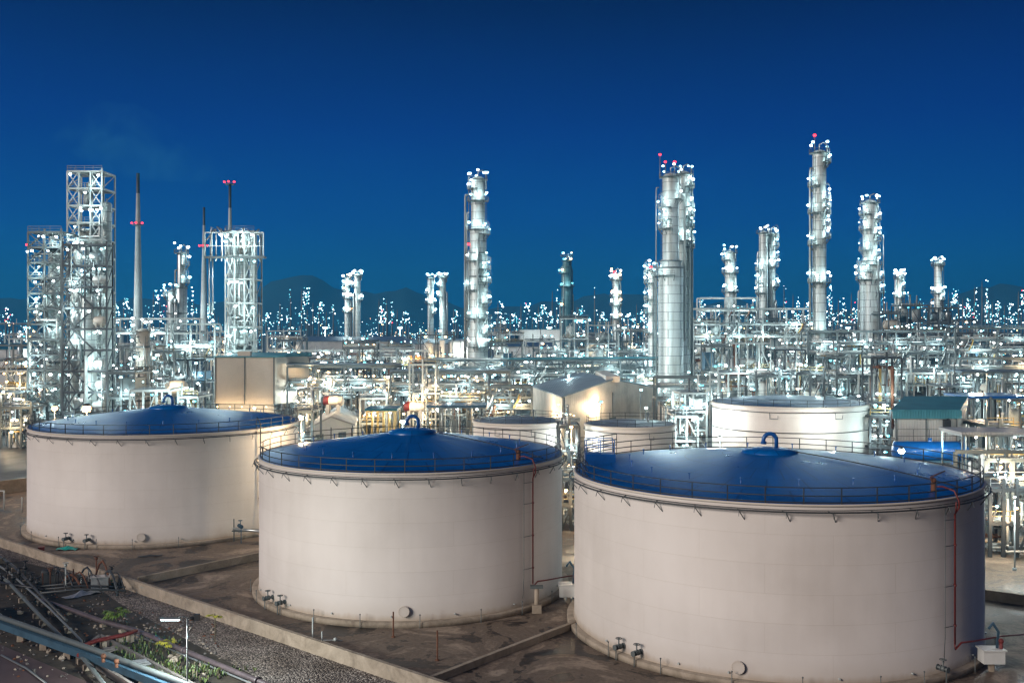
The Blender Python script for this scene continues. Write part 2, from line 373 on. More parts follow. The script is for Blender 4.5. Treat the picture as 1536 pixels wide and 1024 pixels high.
# ------------------------------------------------------------------ big storage tanks
H0, HS = .45, 12.45
def ringpts(c, r, z, n=96, a0=0, a1=2*PI): return [Vector((c[0]+r*math.cos(a0+(a1-a0)*i/n), c[1]+r*math.sin(a0+(a1-a0)*i/n), z)) for i in range(n)]
def ang(c, R, px):
    """azimuth of the near-side wall point that lies under picture column px"""
    best = None
    for i in range(2400):
        a = PI+PI*i/2400; x = c[0]+R*math.cos(a); y = c[1]+R*math.sin(a)
        nx, ny = math.cos(a), math.sin(a)
        if nx*(-x)+ny*(-y) < 0: continue
        e = abs(HX+x*F/y-px)
        if best is None or e < best[0]: best = (e, a)
    return best[1]
def pol(c, r, a, z): return Vector((c[0]+r*math.cos(a), c[1]+r*math.sin(a), z))
def valve(b, p, a, s=1., mi=0):
    """nozzle, gate valve with handwheel and a prop, pointing outward along azimuth a"""
    d = Vector((math.cos(a), math.sin(a), 0)); t = Vector((-d.y, d.x, 0)); p = Vector(p)
    b.cyl(p, p+d*1.1*s, .13*s, 10, mi)
    for k in (.1, .45, .8, 1.08): b.cyl(p+d*k*s, p+d*(k+.06)*s, .24*s, 12, mi)
    b.ball(p+d*.63*s, .24*s, mi, 8); b.cyl(p+d*.63*s, p+d*.63*s+Vector((0, 0, .75*s)), .06*s, 8, mi)
    q = p+d*.63*s+Vector((0, 0, .72*s)); b.tube([q+(d*math.cos(i*PI/6)+t*math.sin(i*PI/6))*.26*s for i in range(12)], .035*s, 6, mi, True)
    b.beam(q-d*.24*s, q+d*.24*s, .04*s, None, mi); b.beam(q-t*.24*s, q+t*.24*s, .04*s, None, mi)
    b.beam(p+d*.95*s, Vector(((p+d*.95*s).x, (p+d*.95*s).y, 0)), .09*s, None, mi)
def tank(px_label, c, R, rise, label, gi, red_px=None, conduit_px=None, valves=(), manhole_px=None, seed=1, walkway=False):
    rg = random.Random(seed)
    T = thing('storage_tank', (c[0], c[1], 0), label, 'storage tank', 'white storage tanks with blue domed roofs')
    MB().lathe([(R+.02, 0), (R+.62, 0), (R+.62, H0-.03), (R+.58, H0), (.5, H0)], 160, c).build('foundation_ring', 'concrete', T)
    MB().lathe([(R+.07, H0), (R+.07, H0+.05), (R, H0+.06), (R, HS)], 192, c, uvr=R).build('shell', 'tank_paint', T)
    # roof: shallow cone with a rounded knuckle at the top and the rim, standing lap seams in the material
    prof = [(R-.02, HS-.02)]
    for i in range(1, 15):
        t = i/14; r = (R-.05)*(1-t); z = HS+.05+rise*t*(1.12-.12*t)
        prof.append((max(r, .02), z))
    MB().lathe(prof, 128, c, uvr=R*.5).build('roof', 'roof_blue', T)
    MB().lathe([(R, HS-.12), (R+.07, HS-.12), (R+.10, HS-.07), (R+.10, HS+.02), (R-.06, HS+.02)], 160, c).build('rim_angle', 'cream_paint', T)
    b = MB(); n = 40 if R > 15 else 36
    for i in range(n):
        a = 2*PI*(i+.3)/n; p = pol(c, R-.12, a, HS+.02); b.beam(p, p+Vector((0, 0, 1.1)), .075)
    for z in (.55, 1.1): b.tube(ringpts(c, R-.12, HS+.02+z), .042, 6, 0, True)
    b.tube(ringpts(c, R-.14, HS+.12), .045, 6, 0, True)
    b.build('railing', 'dark_steel', T)
    # cooling-water ring main under the rim with its triangular brackets
    ring = MB()
    ring.tube(ringpts(c, R+.42, HS-.46, 128), .055, 8, 0, True); ring = ring.build('spray_ring', 'dark_steel', T)
    MB().tube(ringpts(c, R+.24, HS-.34, 128), .03, 6, 0, True).build('spray_ring', 'dark_steel', T)
    nb = 34
    for i in range(nb):
        a = 2*PI*(i+.5)/nb; b = MB(); p = pol(c, R+.01, a-.012, HS-.45); q = pol(c, R+.5, a, HS-.5); r_ = pol(c, R+.01, a+.018, HS-1.15)
        b.beam(p, q, .05); b.beam(q, r_, .05); b.beam(q, pol(c, R+.62, a, HS-.85), .035)
        b.build('bracket', 'grey_steel', ring)
    # gooseneck vent on its capped plate
    zc = HS+.05+rise
    MB().lathe([(2.3, zc-.34), (2.3, zc-.12), (1.4, zc+.10), (.02, zc+.16)], 40, c).build('crown_plate', 'roof_blue', T)
    pts = [Vector((c[0]+.55, c[1], zc+.1)), Vector((c[0]+.55, c[1], zc+.75))]
    for i in range(1, 11):
        t = PI*1.12*i/10; pts.append(Vector((c[0]+.55*math.cos(t), c[1]-.05, zc+.75+.55*math.sin(t))))
    g = MB(); g.tube(pts, .17, 12); g.cyl(pts[-1]+Vector((0, 0, .12)), pts[-1]+Vector((-.02, 0, -.1)), .24, 12); g.build('gooseneck_vent', 'blue_paint', T)
    # short roof nozzles in one ring, roof pipe from crown to rim
    for i in range(18):
        a = 2*PI*i/18+.1; r = R*.72; z = HS+.05+rise*.28*(1.12-.12*.28); p = pol(c, r, a, z-.05)
        b = MB(); b.cyl(p, p+Vector((0, 0, .5)), .05, 8); b.cyl(p+Vector((0, 0, .45)), p+Vector((0, 0, .52)), .1, 8); b.build('roof_nozzle', 'blue_paint', T)
    if red_px:
        ar = ang(c, R, red_px); ax = ar+.20
        pr = []
        for i in range(13):
            t = i/12; r = 2.2+(R-2.6)*t; tt = 1-r/R; z = HS+.18+rise*tt*(1.12-.12*tt)
            pr.append(pol(c, r, ax+.25*(1-t), z))
        MB().tube(pr, .05, 6).build('roof_pipe', 'near_black', T)
        # red foam-water standpipe
        b = MB(); d = pol((0, 0), 1, ar, 0)
        p0 = pol(c, R-1.5, ar+.02, HS+.55); p1 = pol(c, R+.28, ar, HS+.5)
        b.tube([p0, pol(c, R-.6, ar, HS+.7), p1, pol(c, R+.62, ar, HS-.15), pol(c, R+.62, ar, HS-.6), pol(c, R+.32, ar, HS-1.1), pol(c, R+.32, ar, 2.3)], .06, 8)
        b.tube([pol(c, R+.62, ar-.02, HS-.2), pol(c, R+.5, ar-.01, HS-.75), pol(c, R+.32, ar, HS-1.15)], .045, 8)
        pe = pol(c, R+.32, ar, 2.3)
        b.tube([pe, pol(c, R+.34, ar, 1.95), pol(c, R+.5, ar+.03, 2.35), pol(c, R+.8, ar+.10, 2.3), pol(c, R+1.6, ar+.28, 2.15), pol(c, R+3.4, ar+.42, 2.0)], .06, 8)
        for z in (3.6, 6.4, 9.2): b.cyl(pol(c, R+.32, ar, z-.06), pol(c, R+.32, ar, z+.06), .11, 10)
        b.build('standpipe', 'red_paint', T)
        b = MB(); b.cyl(p0+Vector((0, 0, -.3)), p0+Vector((0, 0, .3)), .2, 10); b.ball(p0+Vector((0, 0, .45)), .22, 0, 8)
        b.tube([p0, p0+Vector((-.3, -.2, .7)), p0+Vector((.9, .2, 1.1))], .05, 6)
        b.build('foam_chamber', 'rust', T)
        ac = ang(c, R, conduit_px); b = MB()
        b.tube([pol(c, R+.30, ac, HS-.4), pol(c, R+.30, ac, 3.), pol(c, R+.34, ac-.012, 1.2)], .03, 6)
        for z in (3.6, 6.4, 9.2, 11.0): b.beam(pol(c, R+.26, ac, z), pol(c, R+.34, ar, z), .045)
        b.build('conduit', 'grey_steel', T)
    elif conduit_px:
        ac = ang(c, R, conduit_px); b = MB()
        b.tube([pol(c, R-.3, ac, HS+1.4), pol(c, R+.3, ac, HS+.6), pol(c, R+.3, ac, 4.2), pol(c, R+.9, ac+.02, 3.9)], .06, 8)
        for z in range(4, 12, 2): b.beam(pol(c, R, ac, z+.3), pol(c, R+.55, ac, z+.3), .06)
        b.build('conduit', 'dark_steel', T)
    if manhole_px:
        am = ang(c, R, manhole_px); d = pol((0, 0), 1, am, 0)
        b = MB(); p = pol(c, R-.05, am, 1.25); b.cyl(p, p+d*.2, .36, 24); b.cyl(p+d*.2, p+d*.26, .45, 24); b.cyl(p+d*.265, p+d*.31, .45, 24)
        for i in range(16):
            t = 2*PI*i/16; q = p+d*.2+Vector((-d.y, d.x, 0))*.41*math.cos(t)+Vector((0, 0, .41*math.sin(t))); b.cyl(q, q+d*.15, .02, 6)
        b.build('manhole', 'tank_paint', T)
    for vp in valves:
        av = ang(c, R, vp); b = MB(); valve(b, pol(c, R-.02, av, .95), av, .85); b.build('valve', 'grey_steel', T)
    for i in range(9):
        a = PI*1.08+i*PI*.84/9+rg.uniform(-.05, .05); b = MB(); p = pol(c, R+.74, a, 0)
        b.cyl(p, p+Vector((0, 0, 1.1)), .03, 6); b.ball(p+Vector((0, 0, 1.1)), .07, 0, 6); b.build('ground_rod', 'grey_steel', T)
    for i in range(7):
        a = PI*1.15+i*.38+rg.uniform(-.1, .1); p = pol(c, R, a, .8); d = pol((0, 0), 1, a, 0)
        b = MB(); b.cyl(p, p+d*.15, .07, 8); b.build('drain_nozzle', 'pale_steel', T)
    if walkway:
        aw = ang(c, R, 905)-.0; aw = PI*.93
        p = pol(c, R-2.0, aw, HS+.2); b = MB(); b.box(p+Vector((0, 0, .45)), (2.6, 1.6, .9)); b.build('roof_hatch', 'blue_paint', T)
        b = MB()
        for dx in (-1.2, 0, 1.2):
            for dy in (-.8, .8): b.beam(p+Vector((dx, dy, .9)), p+Vector((dx, dy, 2.1)), .07)
        for dy in (-.8, .8):
            for z in (1.5, 2.1): b.beam(p+Vector((-1.2, dy, z)), p+Vector((1.2, dy, z)), .06)
        b.build('hatch_rail', 'blue_paint', T)
        b = MB(); m = 22; pp = [pol(c, R-.3, PI*.76+PI*.32*i/m, HS+1.15+.8*min(1, (m-i)/6)) for i in range(m+1)]
        b.tube(pp, .045, 6); b.tube([q-Vector((0, 0, .5)) for q in pp], .04, 6); b.tube([q-Vector((0, 0, 1.)) for q in pp], .04, 6)
        for q in pp[::3]: b.beam(Vector((q.x, q.y, HS)), q, .06)
        b.build('walkway_rail', 'near_black', T)
    return T
c1, R1 = (-43.4, 128.3), 16.1
c2, R2 = (-9.5, 97.2), 14.26
c3, R3 = (21.4, 84.4), 16.2
T1 = tank(0, c1, R1, 2.0, 'white storage tank with blue roof, farthest left and farthest back of the three big ones', 1, None, 388, (104, 134), 212, 3)
T2 = tank(0, c2, R2, 2.1, 'white storage tank with blue roof and red standpipe, middle one of the three big ones', 2, 795, 782, (410, 428), 606, 4)
T3 = tank(0, c3, R3, 1.75, 'largest white storage tank with blue roof and red standpipe, at the right in front', 3, 1426, 1412, (936, 962, 1405), 1108, 5, True)
# lamps standing just behind the roofs of the tanks
def post_lamp(px, py, d, label, kind='white', r=.32, w=1500, z0=0.):
    p = W(px, py, d); t = thing('lamp_post', (p.x, p.y, z0), label, 'lamp post', 'lamp posts in the plant')
    b = MB(); b.cyl((p.x, p.y, z0), p-Vector((0, 0, .3)), .09, 8, r2=.06); b.cyl((p.x, p.y, z0), (p.x, p.y, z0+.3), .22, 8); b.build('pole', 'galv', t)
    bulb(t, p, r, kind, 'lamp_head')
    if w: light(t, p+Vector((0, -.8, -.5)), kind if kind in ('cool', 'white', 'warm') else 'cool', w)
    return t
post_lamp(1352, 676, 106, 'bright lamp on a pole rising just behind the rim of the largest tank', 'white', .38, 5200)
post_lamp(1080, 656, 108, 'small white lamp post showing over the left rear rim of the largest tank', 'white', .2, 1500)
post_lamp(604, 632, 117, 'lamp post showing over the rear rim of the middle tank', 'white', .3, 3200)
post_lamp(452, 628, 122, 'lamp post between the left tank and the middle tank roofs', 'warm', .24, 2600)
post_lamp(130, 613, 150, 'big orange lamp glowing behind the left tank roof', 'warm', .75, 3000)
post_lamp(82, 612, 158, 'smaller orange lamp left of the big orange one, behind the left tank', 'warm', .5, 2200)
post_lamp(1500, 700, 118, 'lamp post at the right picture edge beside the largest tank', 'warm', .3, 2600)
post_lamp(857, 640, 128, 'lamp post in the gap between the middle tank and the largest tank', 'warm', .22, 2600)

post_lamp(1522, 745, 102, 'small white lamp post added at the right edge to light the largest tank', 'white', .13, 3600)  # added to lift the bluish right side of the largest tank
# ------------------------------------------------------------------ generic plant pieces
PIPEM = ['galv', 'pale_steel', 'silver_jacket', 'white_paint', 'grey_steel', 'silver_jacket', 'pale_steel', 'rust', 'yellow_paint', 'cream_paint']
def rail(b, pts, h=1.1, w=.05, closed=False, mi=0):
    pts = [Vector(p) for p in pts]; k = len(pts)
    for i in range(k if closed else k-1):
        p, q = pts[i], pts[(i+1) % k]; n = max(1, int((q-p).length/2.))
        for j in range(n+1): s_ = p+(q-p)*j/n; b.beam(s_, s_+Vector((0, 0, h)), w, None, mi)
        for z in (h*.5, h): b.beam(p+Vector((0, 0, z)), q+Vector((0, 0, z)), w, None, mi)
def rpipe(rg, lo, hi, n, r):
    p = [Vector([rg.uniform(a, b) for a, b in zip(lo, hi)])]; last = -1
    for _ in range(n):
        ax = rg.choice([a for a in (0, 1, 2) if a != last]); last = ax; q = p[-1].copy(); q[ax] = rg.uniform(lo[ax], hi[ax])
        if abs(q[ax]-p[-1][ax]) > r*4: p.append(q)
    b = MB()
    if len(p) < 2: p.append(p[0]+Vector((0, 0, 1)))
    b.tube(p, r, 6)
    for q in p[1:-1]: b.ball(q, r*1.35, 0, 6)
    for q, s_ in zip(p, p[1:]):
        m_ = (q+s_)/2; d = (s_-q).normalized(); b.cyl(m_-d*.1, m_+d*.1, r*1.7, 8)
    return b
def hvessel(p, L, r, along='x', name='vessel', mat='silver_jacket', parent=None, ends=None):
    b = MB(); ax = Vector((1, 0, 0)) if along == 'x' else Vector((0, 1, 0)); p = Vector(p)
    pr = [(.001, -r*.45), (r*.6, -r*.34), (r*.92, -r*.12), (r, 0), (r, L), (r*.92, L+r*.12), (r*.6, L+r*.34), (.001, L+r*.45)]
    b.lathe(pr, 18, p-ax*L/2, 0, axis=ax, mats=[1, 1, 1, 0, 1, 1, 1] if ends else None)
    for k in (-.3, .3):
        q = p+ax*L*k; b.box(q-Vector((0, 0, r*.85)), (.3 if along == 'x' else r*1.6, r*1.6 if along == 'x' else .3, r*.9), 0)
    b.cyl(p+Vector((0, 0, r*.9)), p+Vector((0, 0, r*1.35)), r*.2, 8)
    return b.build(name, [mat, ends] if ends else mat, parent)
def vvessel(p, h, r, mat='silver_jacket', parent=None, name='vessel'):
    b = MB(); pr = [(r*.9, 0), (r*.9, h*.12), (r, h*.13), (r, h-r*.5), (r*.85, h-r*.22), (r*.5, h-.05*r), (.001, h)]
    b.lathe(pr, 16, p, 0, uvr=r); b.lathe([(r*1.06, h*.5), (r*1.06, h*.5+.15)], 16, p); b.cyl(Vector(p)+Vector((0, 0, h-.1)), Vector(p)+Vector((0, 0, h+.8)), r*.15, 8)
    return b.build(name, mat, parent)
LANDM = [(66, 'the short lattice tower'), (136, 'the tall lattice tower'), (207, 'the tapered chimney'), (272, 'the work-platform column'), (353, 'the boxy tower'),
         (528, 'the distant slim pair'), (656, 'the far lit pair'), (718, 'the solitary centre column'), (850, 'the unlit far column'),
         (924, 'the warm-dotted column'), (1008, 'the big twin column'), (1095, 'the short round column'), (1150, 'the clustered column'),
         (1229, 'the tallest column'), (1305, 'the stepped column'), (1407, 'the slender pale column'), (1500, 'the right picture edge')]
USED = {}
def auto(desc, px, d):
    l = min(LANDM, key=lambda t: abs(t[0]-px)); dx = px-l[0]
    rel = 'below' if abs(dx) < 9 else ('left of' if dx < 0 else 'right of')
    if abs(dx) > 30: rel = 'well '+rel
    back = ['nearest', 'second', 'third', 'fourth', 'fifth', 'sixth', 'rear'][min(6, max(0, int((d-150)/65)))]+' row'
    s = f'{desc}, {rel} {l[1]}, {back}'
    k = 0
    while s in USED:
        k += 1; s = f'{desc}, {rel} {l[1]}, {back}, '+['farther right', 'still farther right', 'next along', 'last along'][min(k-1, 3)]
        if k > 4: break
    USED[s] = 1
    return s
def block(px, d, wx, wy, h, lv, nx, desc, seed, steel='grey_steel', dense=1., lamps=6, plamps=2, lk=('cool',), z0=0., label=None, name='process_structure', cat='process structure', group='steel process structures in the plant', brace=True, watt=2600, top_clutter=True, bulb_r=None):
    rg = random.Random(seed); x0 = (px-HX)*d/F-wx/2; y0 = d
    T = thing(name, (x0+wx/2, y0, z0), label or auto(desc, px, d), cat, group)
    far = d > 420; cw = .34 if d < 400 else .5
    b = MB(); xs = [x0+wx*i/nx for i in range(nx+1)]; zs = [z0+h*i/lv for i in range(lv+1)]
    for x in xs:
        for y in (y0, y0+wy): b.beam((x, y, z0), (x, y, zs[-1]+rg.choice((0, 0, 1.2))), cw)
    for z in zs[1:]:
        for y in (y0, y0+wy): b.beam((x0, y, z), (x0+wx, y, z), cw*.8, cw*1.1)
        for x in xs: b.beam((x, y0, z), (x, y0+wy, z), cw*.7, cw)
    if brace:
        for i in range(nx):
            for j in range(lv):
                if rg.random() < .55:
                    if rg.random() < .5: b.beam((xs[i], y0-.05, zs[j]), (xs[i+1], y0-.05, zs[j+1]), cw*.5)
                    else: b.beam((xs[i+1], y0-.05, zs[j]), (xs[i], y0-.05, zs[j+1]), cw*.5)
    b.build('frame', steel, T)
    for j, z in enumerate(zs[1:]):
        MB().span((x0+.2, y0+.2, z+.2), (x0+wx-.2, y0+wy-.2, z+.28)).build('deck', rg.choice(('galv', 'grey_steel')), T)
        if not far:
            r_ = MB(); rail(r_, [(x0, y0-.1, z+.25), (x0+wx, y0-.1, z+.25)], 1.1, .07); r_.build('railing', rg.choice(('galv', 'yellow_paint', 'grey_steel')), T)
    # equipment
    for j in range(lv):
        zb = zs[j]+(.3 if j else 0); fh = h/lv
        x = x0+rg.uniform(.8, 2.)
        while x < x0+wx-2:
            k = rg.random(); r = min(fh*.36, wy*.3)*rg.uniform(.55, 1)
            if k < .35*dense:
                L = rg.uniform(2.5, min(7, wx*.5)); 
                if x+L+r < x0+wx: hvessel((x+L/2+r, y0+wy*.45, zb+r*1.35), L, r, 'x', 'vessel', rg.choice(('silver_jacket', 'white_paint', 'pale_steel', 'cream_paint')), T)
                x += L+2*r+.8
            elif k < .65*dense: vvessel((x+r, y0+wy*.4, zb), fh*rg.uniform(.6, .85), r*.8, rg.choice(('silver_jacket', 'white_paint', 'pale_steel')), T); x += 2*r+.8
            elif k < .8*dense:
                hh = fh*rg.uniform(.4, .8); ww = rg.uniform(1.5, 3.5); q = MB(); q.span((x, y0+.8, zb+.1), (x+ww, y0+wy*.7, zb+hh)); q.span((x-.12, y0+.7, zb+hh), (x+ww+.12, y0+wy*.72, zb+hh+.15))
                q.build('equipment_cabinet', rg.choice(('white_paint', 'cream_paint', 'grey_steel', 'blue_beam')), T); x += ww+.8
            else: x += rg.uniform(1, 3)
    npipe = int((5 if far else 13)*dense*max(1, wx/14))
    for i in range(npipe):
        j = rg.randrange(lv); lo = (x0, y0-.5, zs[max(0, j-1)]+.3); hi = (x0+wx, y0+wy*.8, zs[min(lv, j+1)]+.2)
        rpipe(rg, lo, hi, rg.randint(2, 5), rg.choice((.1, .14, .2, .28))*(1.6 if far else 1)).build('pipe', rg.choice(PIPEM), T)
    for i in range(int(3*max(1, wx/14))):          # long straight runs
        z = rg.choice(zs[1:])+.45; y = y0+wy*rg.uniform(0, .9); r = rg.uniform(.12, .3); q = MB()
        q.tube([(x0-.4, y, z+r), (x0+wx+.4, y, z+r)], r, 8)
        for k in range(3): xx = x0+wx*(k+.5)/3; q.cyl((xx-.08, y, z+r), (xx+.08, y, z+r), r*1.5, 8)
        q.build('pipe', rg.choice(PIPEM[:7]), T)
    if top_clutter:
        for i in range(rg.randint(2, 4)):
            x = x0+rg.uniform(.5, wx-.5); y = y0+wy*rg.uniform(.1, .8); hh = rg.uniform(1.2, 4.); q = MB(); q.cyl((x, y, zs[-1]+.25), (x, y, zs[-1]+hh), rg.uniform(.08, .25), 8); q.ball((x, y, zs[-1]+hh), .3, 0, 6)
            q.build('riser', rg.choice(PIPEM[:5]), T)
    br = bulb_r or (.0011*d+.06)
    for i in range(lamps):
        z = rg.choice(zs[1:])+rg.choice((-.7, 1.7, 1.9)); p = Vector((x0+rg.uniform(.3, wx-.3), y0-.35, z)); bulb(T, p, br*rg.uniform(.35, 1.15), rg.choice(lk))
    for i in range(plamps):
        light(T, (x0+wx*(i+.5)/plamps+rg.uniform(-1, 1), y0-rg.uniform(1.2, 2.5), zs[min(lv, 1+i % lv)]+rg.uniform(.5, 2)), 'warm' if 'warm' in lk and rg.random() < .6 else 'cool', watt*.56)
    return T
def rack(px0, px1, d, ztop, levels, label, seed, roof=None, truss=False, steel='grey_steel', dy=5., bays=None, lamps=8, lk=('cool', 'white'), plamps=2, name='pipe_rack', watt=2200, skew=0.):
    """elevated pipe bridge running across the view"""
    rg = random.Random(seed); x0 = (px0-HX)*d/F; x1 = (px1-HX)*(d+skew)/F; L = x1-x0
    bays = bays or max(2, int(L/7))
    P = lambda t, y, z: Vector((x0+L*t, d+skew*t+y, z))
    T = thing(name, P(.5, 0, 0), label, 'pipe rack', 'pipe racks crossing the plant'); b = MB()
    for i in range(bays+1):
        t = i/bays
        for y in (0, dy): b.beam(P(t, y, 0), P(t, y, ztop), .4)
        for z in levels: b.beam(P(t, 0, z), P(t, dy, z), .3, .45)
    for z in levels+[ztop]:
        for y in (0, dy): b.beam(P(0, y, z), P(1, y, z), .3, .5)
    if truss:
        for i in range(bays*2):
            t = i/bays/2; u = (i+1)/bays/2; za, zb = (levels[-1], ztop) if i % 2 == 0 else (ztop, levels[-1]); b.beam(P(t, -.1, za), P(u, -.1, zb), .26)
    else:
        for i in range(0, bays, 3): b.beam(P(i/bays, -.05, 0), P((i+1)/bays, -.05, levels[0]), .2)
    b.build('frame', steel, T)
    if roof:
        q = MB(); q.beam(P(-.005, dy/2, ztop+.55), P(1.005, dy/2, ztop+.55), dy+1.2, .3); q.build('walkway_roof', roof, T)
    for z in levels:
        y = .4
        while y < dy-.3:
            r = rg.choice((.1, .15, .2, .28)); q = MB(); pts = [P(-.01, y, z+.27+r), P(1.01, y, z+.27+r)]
            if rg.random() < .35:
                t = rg.uniform(.2, .8); pts = [P(-.01, y, z+.27+r), P(t, y, z+.27+r), P(t, y, z+1.5), P(min(.97, t+.1), y, z+1.5), P(min(.97, t+.1), y, z+.27+r), P(1.01, y, z+.27+r)]
            q.tube(pts, r, 8); q.build('pipe', rg.choice(PIPEM[:7]), T); y += 2*r+rg.uniform(.12, .3)
        q = MB(); rail(q, [P(0, -.4, z+.3), P(1, -.4, z+.3)], 1.1, .06); q.build('railing', 'galv', T)
        for k in range(max(3, bays)):     # drop legs with curved tails
            t = rg.random(); x = P(t, -.55, 0); q = MB(); zz = z+rg.uniform(0, .6)
            q.tube([Vector((x.x, x.y+1.5, zz)), Vector((x.x, x.y, zz)), Vector((x.x-.3, x.y-.3, zz-1.)), Vector((x.x-1.2, x.y-.3, max(.3, zz-2.6)))], rg.choice((.08, .12, .17)), 6); q.build('pipe', rg.choice(PIPEM), T)
    for i in range(lamps):
        bulb(T, P((i+rg.uniform(.2, .8))/lamps, -.5, rg.choice(levels+[ztop])+rg.choice((-.7, -.9, 1.5))), (.0010*d+.05)*rg.uniform(.6, 1.1), rg.choice(lk))
    for i in range(plamps): light(T, P((i+.5)/plamps, -2.2, rg.choice(levels)+.4), 'warm' if 'warm' in lk and i % 2 else 'cool', watt*.56)
    return T
def beacon(T, p, r=.45):
    o = bulb(T, p, r, 'red', 'beacon'); return o

# ------------------------------------------------------------------ columns (towers)
def column(name, label, px, d, segs, plats, seed, mat='column_jacket', lamps_k=('cool', 'white'), beac=(), z0=0, pipes=3, plw=900, top='dome', bscale=1., lights=True, lean=None, T=None, ladder=True, group=None, cat='distillation column', extra_lamps=0):
    """segs: [(y_top_px, half_width_px), ...] from the bottom up, ending with the top"""
    rg = random.Random(seed); s_ = d/F; cx = (px-HX)*s_; Z = lambda py: CZ-(py-HY)*s_
    if T is None: T = thing(name, (cx, d, 0), label, cat, group or 'columns rising over the plant')
    c = (cx, d, 0); pr = [(segs[0][1]*s_*1.02, z0)]
    for i, (py, hw) in enumerate(segs):
        r = hw*s_; z = Z(py)
        pr.append((r, z))
        if i+1 < len(segs) and abs(segs[i+1][1]-hw) > .3: pr.append((segs[i+1][1]*s_, z+abs(hw-segs[i+1][1])*s_*1.2))
    rt = segs[-1][1]*s_; zt = Z(segs[-1][0])
    if top == 'dome': pr += [(rt*.85, zt+rt*.25), (rt*.5, zt+rt*.45), (.01, zt+rt*.55)]
    elif top == 'flat': pr += [(rt*1.12, zt), (rt*1.12, zt+.3), (.01, zt+.35)]
    MB().lathe(pr, 28, c, 0, uvr=rt).build('shell', mat, T)
    def R_at(z):
        r = rt
        for (py, hw) in segs:
            if z < Z(py): return hw*s_
        return r
    br = (.0014*d+.04)*bscale
    for (py, side, arc) in plats:          # side: -1 left, 1 right, 0 all round
        z = Z(py); r = R_at(z)+.05; wd = max(1.2, 3.6*s_)
        a_mid = {-1: PI*1.08, 1: -.08*PI, 0: -PI/2}[side]; a0, a1 = (a_mid-arc/2, a_mid+arc/2)
        full = arc >= 6.2
        b = MB(); n = 20 if full else 12
        b.lathe([(r, z), (r+wd, z), (r+wd, z+.14), (r, z+.14), (r, z)], n, (cx, d, 0), 0, a0, a0+2*PI if full else a1, sm=False)
        for i in range(0, n+1, 3):
            a = a0+(a1-a0)*i/n; b.beam(pol(c, r, a, z-1.4), pol(c, r+wd*.9, a, z), .14)
        pl = b.build('platform', 'grey_steel', T)
        b = MB()
        for i in range(n+1):
            a = a0+(a1-a0)*i/n; p = pol(c, r+wd-.05, a, z+.1); b.beam(p, p+Vector((0, 0, 1.15)), .08)
        for zz in (.55, 1.15): b.tube([pol(c, r+wd-.05, a0+(a1-a0)*i/n, z+.1+zz) for i in range(n+1)], .045, 5)
        b.build('railing', 'galv', pl)
        if side:                           # caged stair head beside the shell
            b = MB(); a = a_mid
            for da in (-.28, .28):
                rr_ = r+wd*.75
                b.tube([pol(c, rr_, a+da, z), pol(c, rr_, a+da, z+3.6), pol(c, r+wd*.35, a+da, z+4.3), pol(c, r, a+da, z+4.2)], .06, 5)
            for k in range(4): b.beam(pol(c, r+wd*.75, a-.28, z+1.+k*.85), pol(c, r+wd*.75, a+.28, z+1.+k*.85), .06)
            b.build('ladder_cage', 'galv', pl)
        nl = 2 if arc < 3 else 4
        for i in range(nl):
            a = a0+(a1-a0)*(i+.5)/nl+rg.uniform(-.25, .25); p = pol(c, r+wd*.9, a, z+rg.choice((1.9, 2.3, 2.6))); bulb(T, p, br*rg.uniform(.5, 1.2), rg.choice(lamps_k))
        a = a_mid+(rg.uniform(-.3, .3)); a = max(a, -PI*.5-1.3) if side == 0 else (a-.35 if side > 0 else a+.35)
        if lights: light(T, pol(c, r+wd+1.2, a, z+2.4), 'cool', plw*(s_/.2)**1.5)
    zb, ztp = z0+2, zt-1
    for i in range(pipes):                 # risers clamped to the shell
        a = rg.choice((-PI/2+rg.uniform(-1.2, 1.2), rg.choice((0, PI))+rg.uniform(-.3, .3))); r = rg.uniform(.12, .34)*max(.6, s_/.2); z1 = zb+(ztp-zb)*rg.uniform(.0, .35); z2 = zb+(ztp-zb)*rg.uniform(.55, 1.)
        ra = max(R_at(z1), R_at(z2))+r+.15; b = MB(); b.tube([pol(c, ra-r-.3, a, z1), pol(c, ra, a, z1+.1), pol(c, ra, a, z2-.8), pol(c, ra-r*.5, a, z2), pol(c, max(.1, ra-r-.6), a, z2+.1)], r, 8); b.build('riser_pipe', rg.choice(('silver_jacket', 'pale_steel', 'galv')), T)
    if ladder:
        a = -PI/2+rg.choice((-.8, .75)); b = MB(); ra = max(hw for _, hw in segs)*s_+.25
        for da in (-.3/ra, .3/ra): b.beam(pol(c, ra, a+da, zb), pol(c, ra, a+da, ztp), .07)
        z = zb
        while z < ztp: b.beam(pol(c, ra, a-.3/ra, z), pol(c, ra, a+.3/ra, z), .05); z += 1.
        b.build('ladder', 'grey_steel', T)
    for z in [z0+1.2]+[Z(py) for py, _ in segs[:-1]]:
        r = R_at(z-.2)+.02; b = MB(); b.lathe([(r, z-.2), (r+.2, z-.15), (r+.2, z+.15), (r, z+.2)], 28, c); b.build('flange', 'grey_steel', T)
    # crown fittings
    b = MB(); b.tube([(cx, d, zt+rt*.4), (cx, d, zt+rt*.5+1.4), (cx+rt*.6, d, zt+rt*.5+2.), (cx+rt+.3, d, zt+rt*.5+1.2), (cx+rt+.3, d, zt-3)], .16*max(1, s_/.2), 8); b.build('overhead_pipe', 'silver_jacket', T)
    b = MB(); b.lathe([(rt, zt-.05), (rt+.9, zt-.05), (rt+.9, zt+.08), (rt, zt+.08), (rt, zt-.05)], 20, c, sm=False)
    for i in range(16): p = pol(c, rt+.85, 2*PI*i/16, zt); b.beam(p, p+Vector((0, 0, 1.1)), .07)
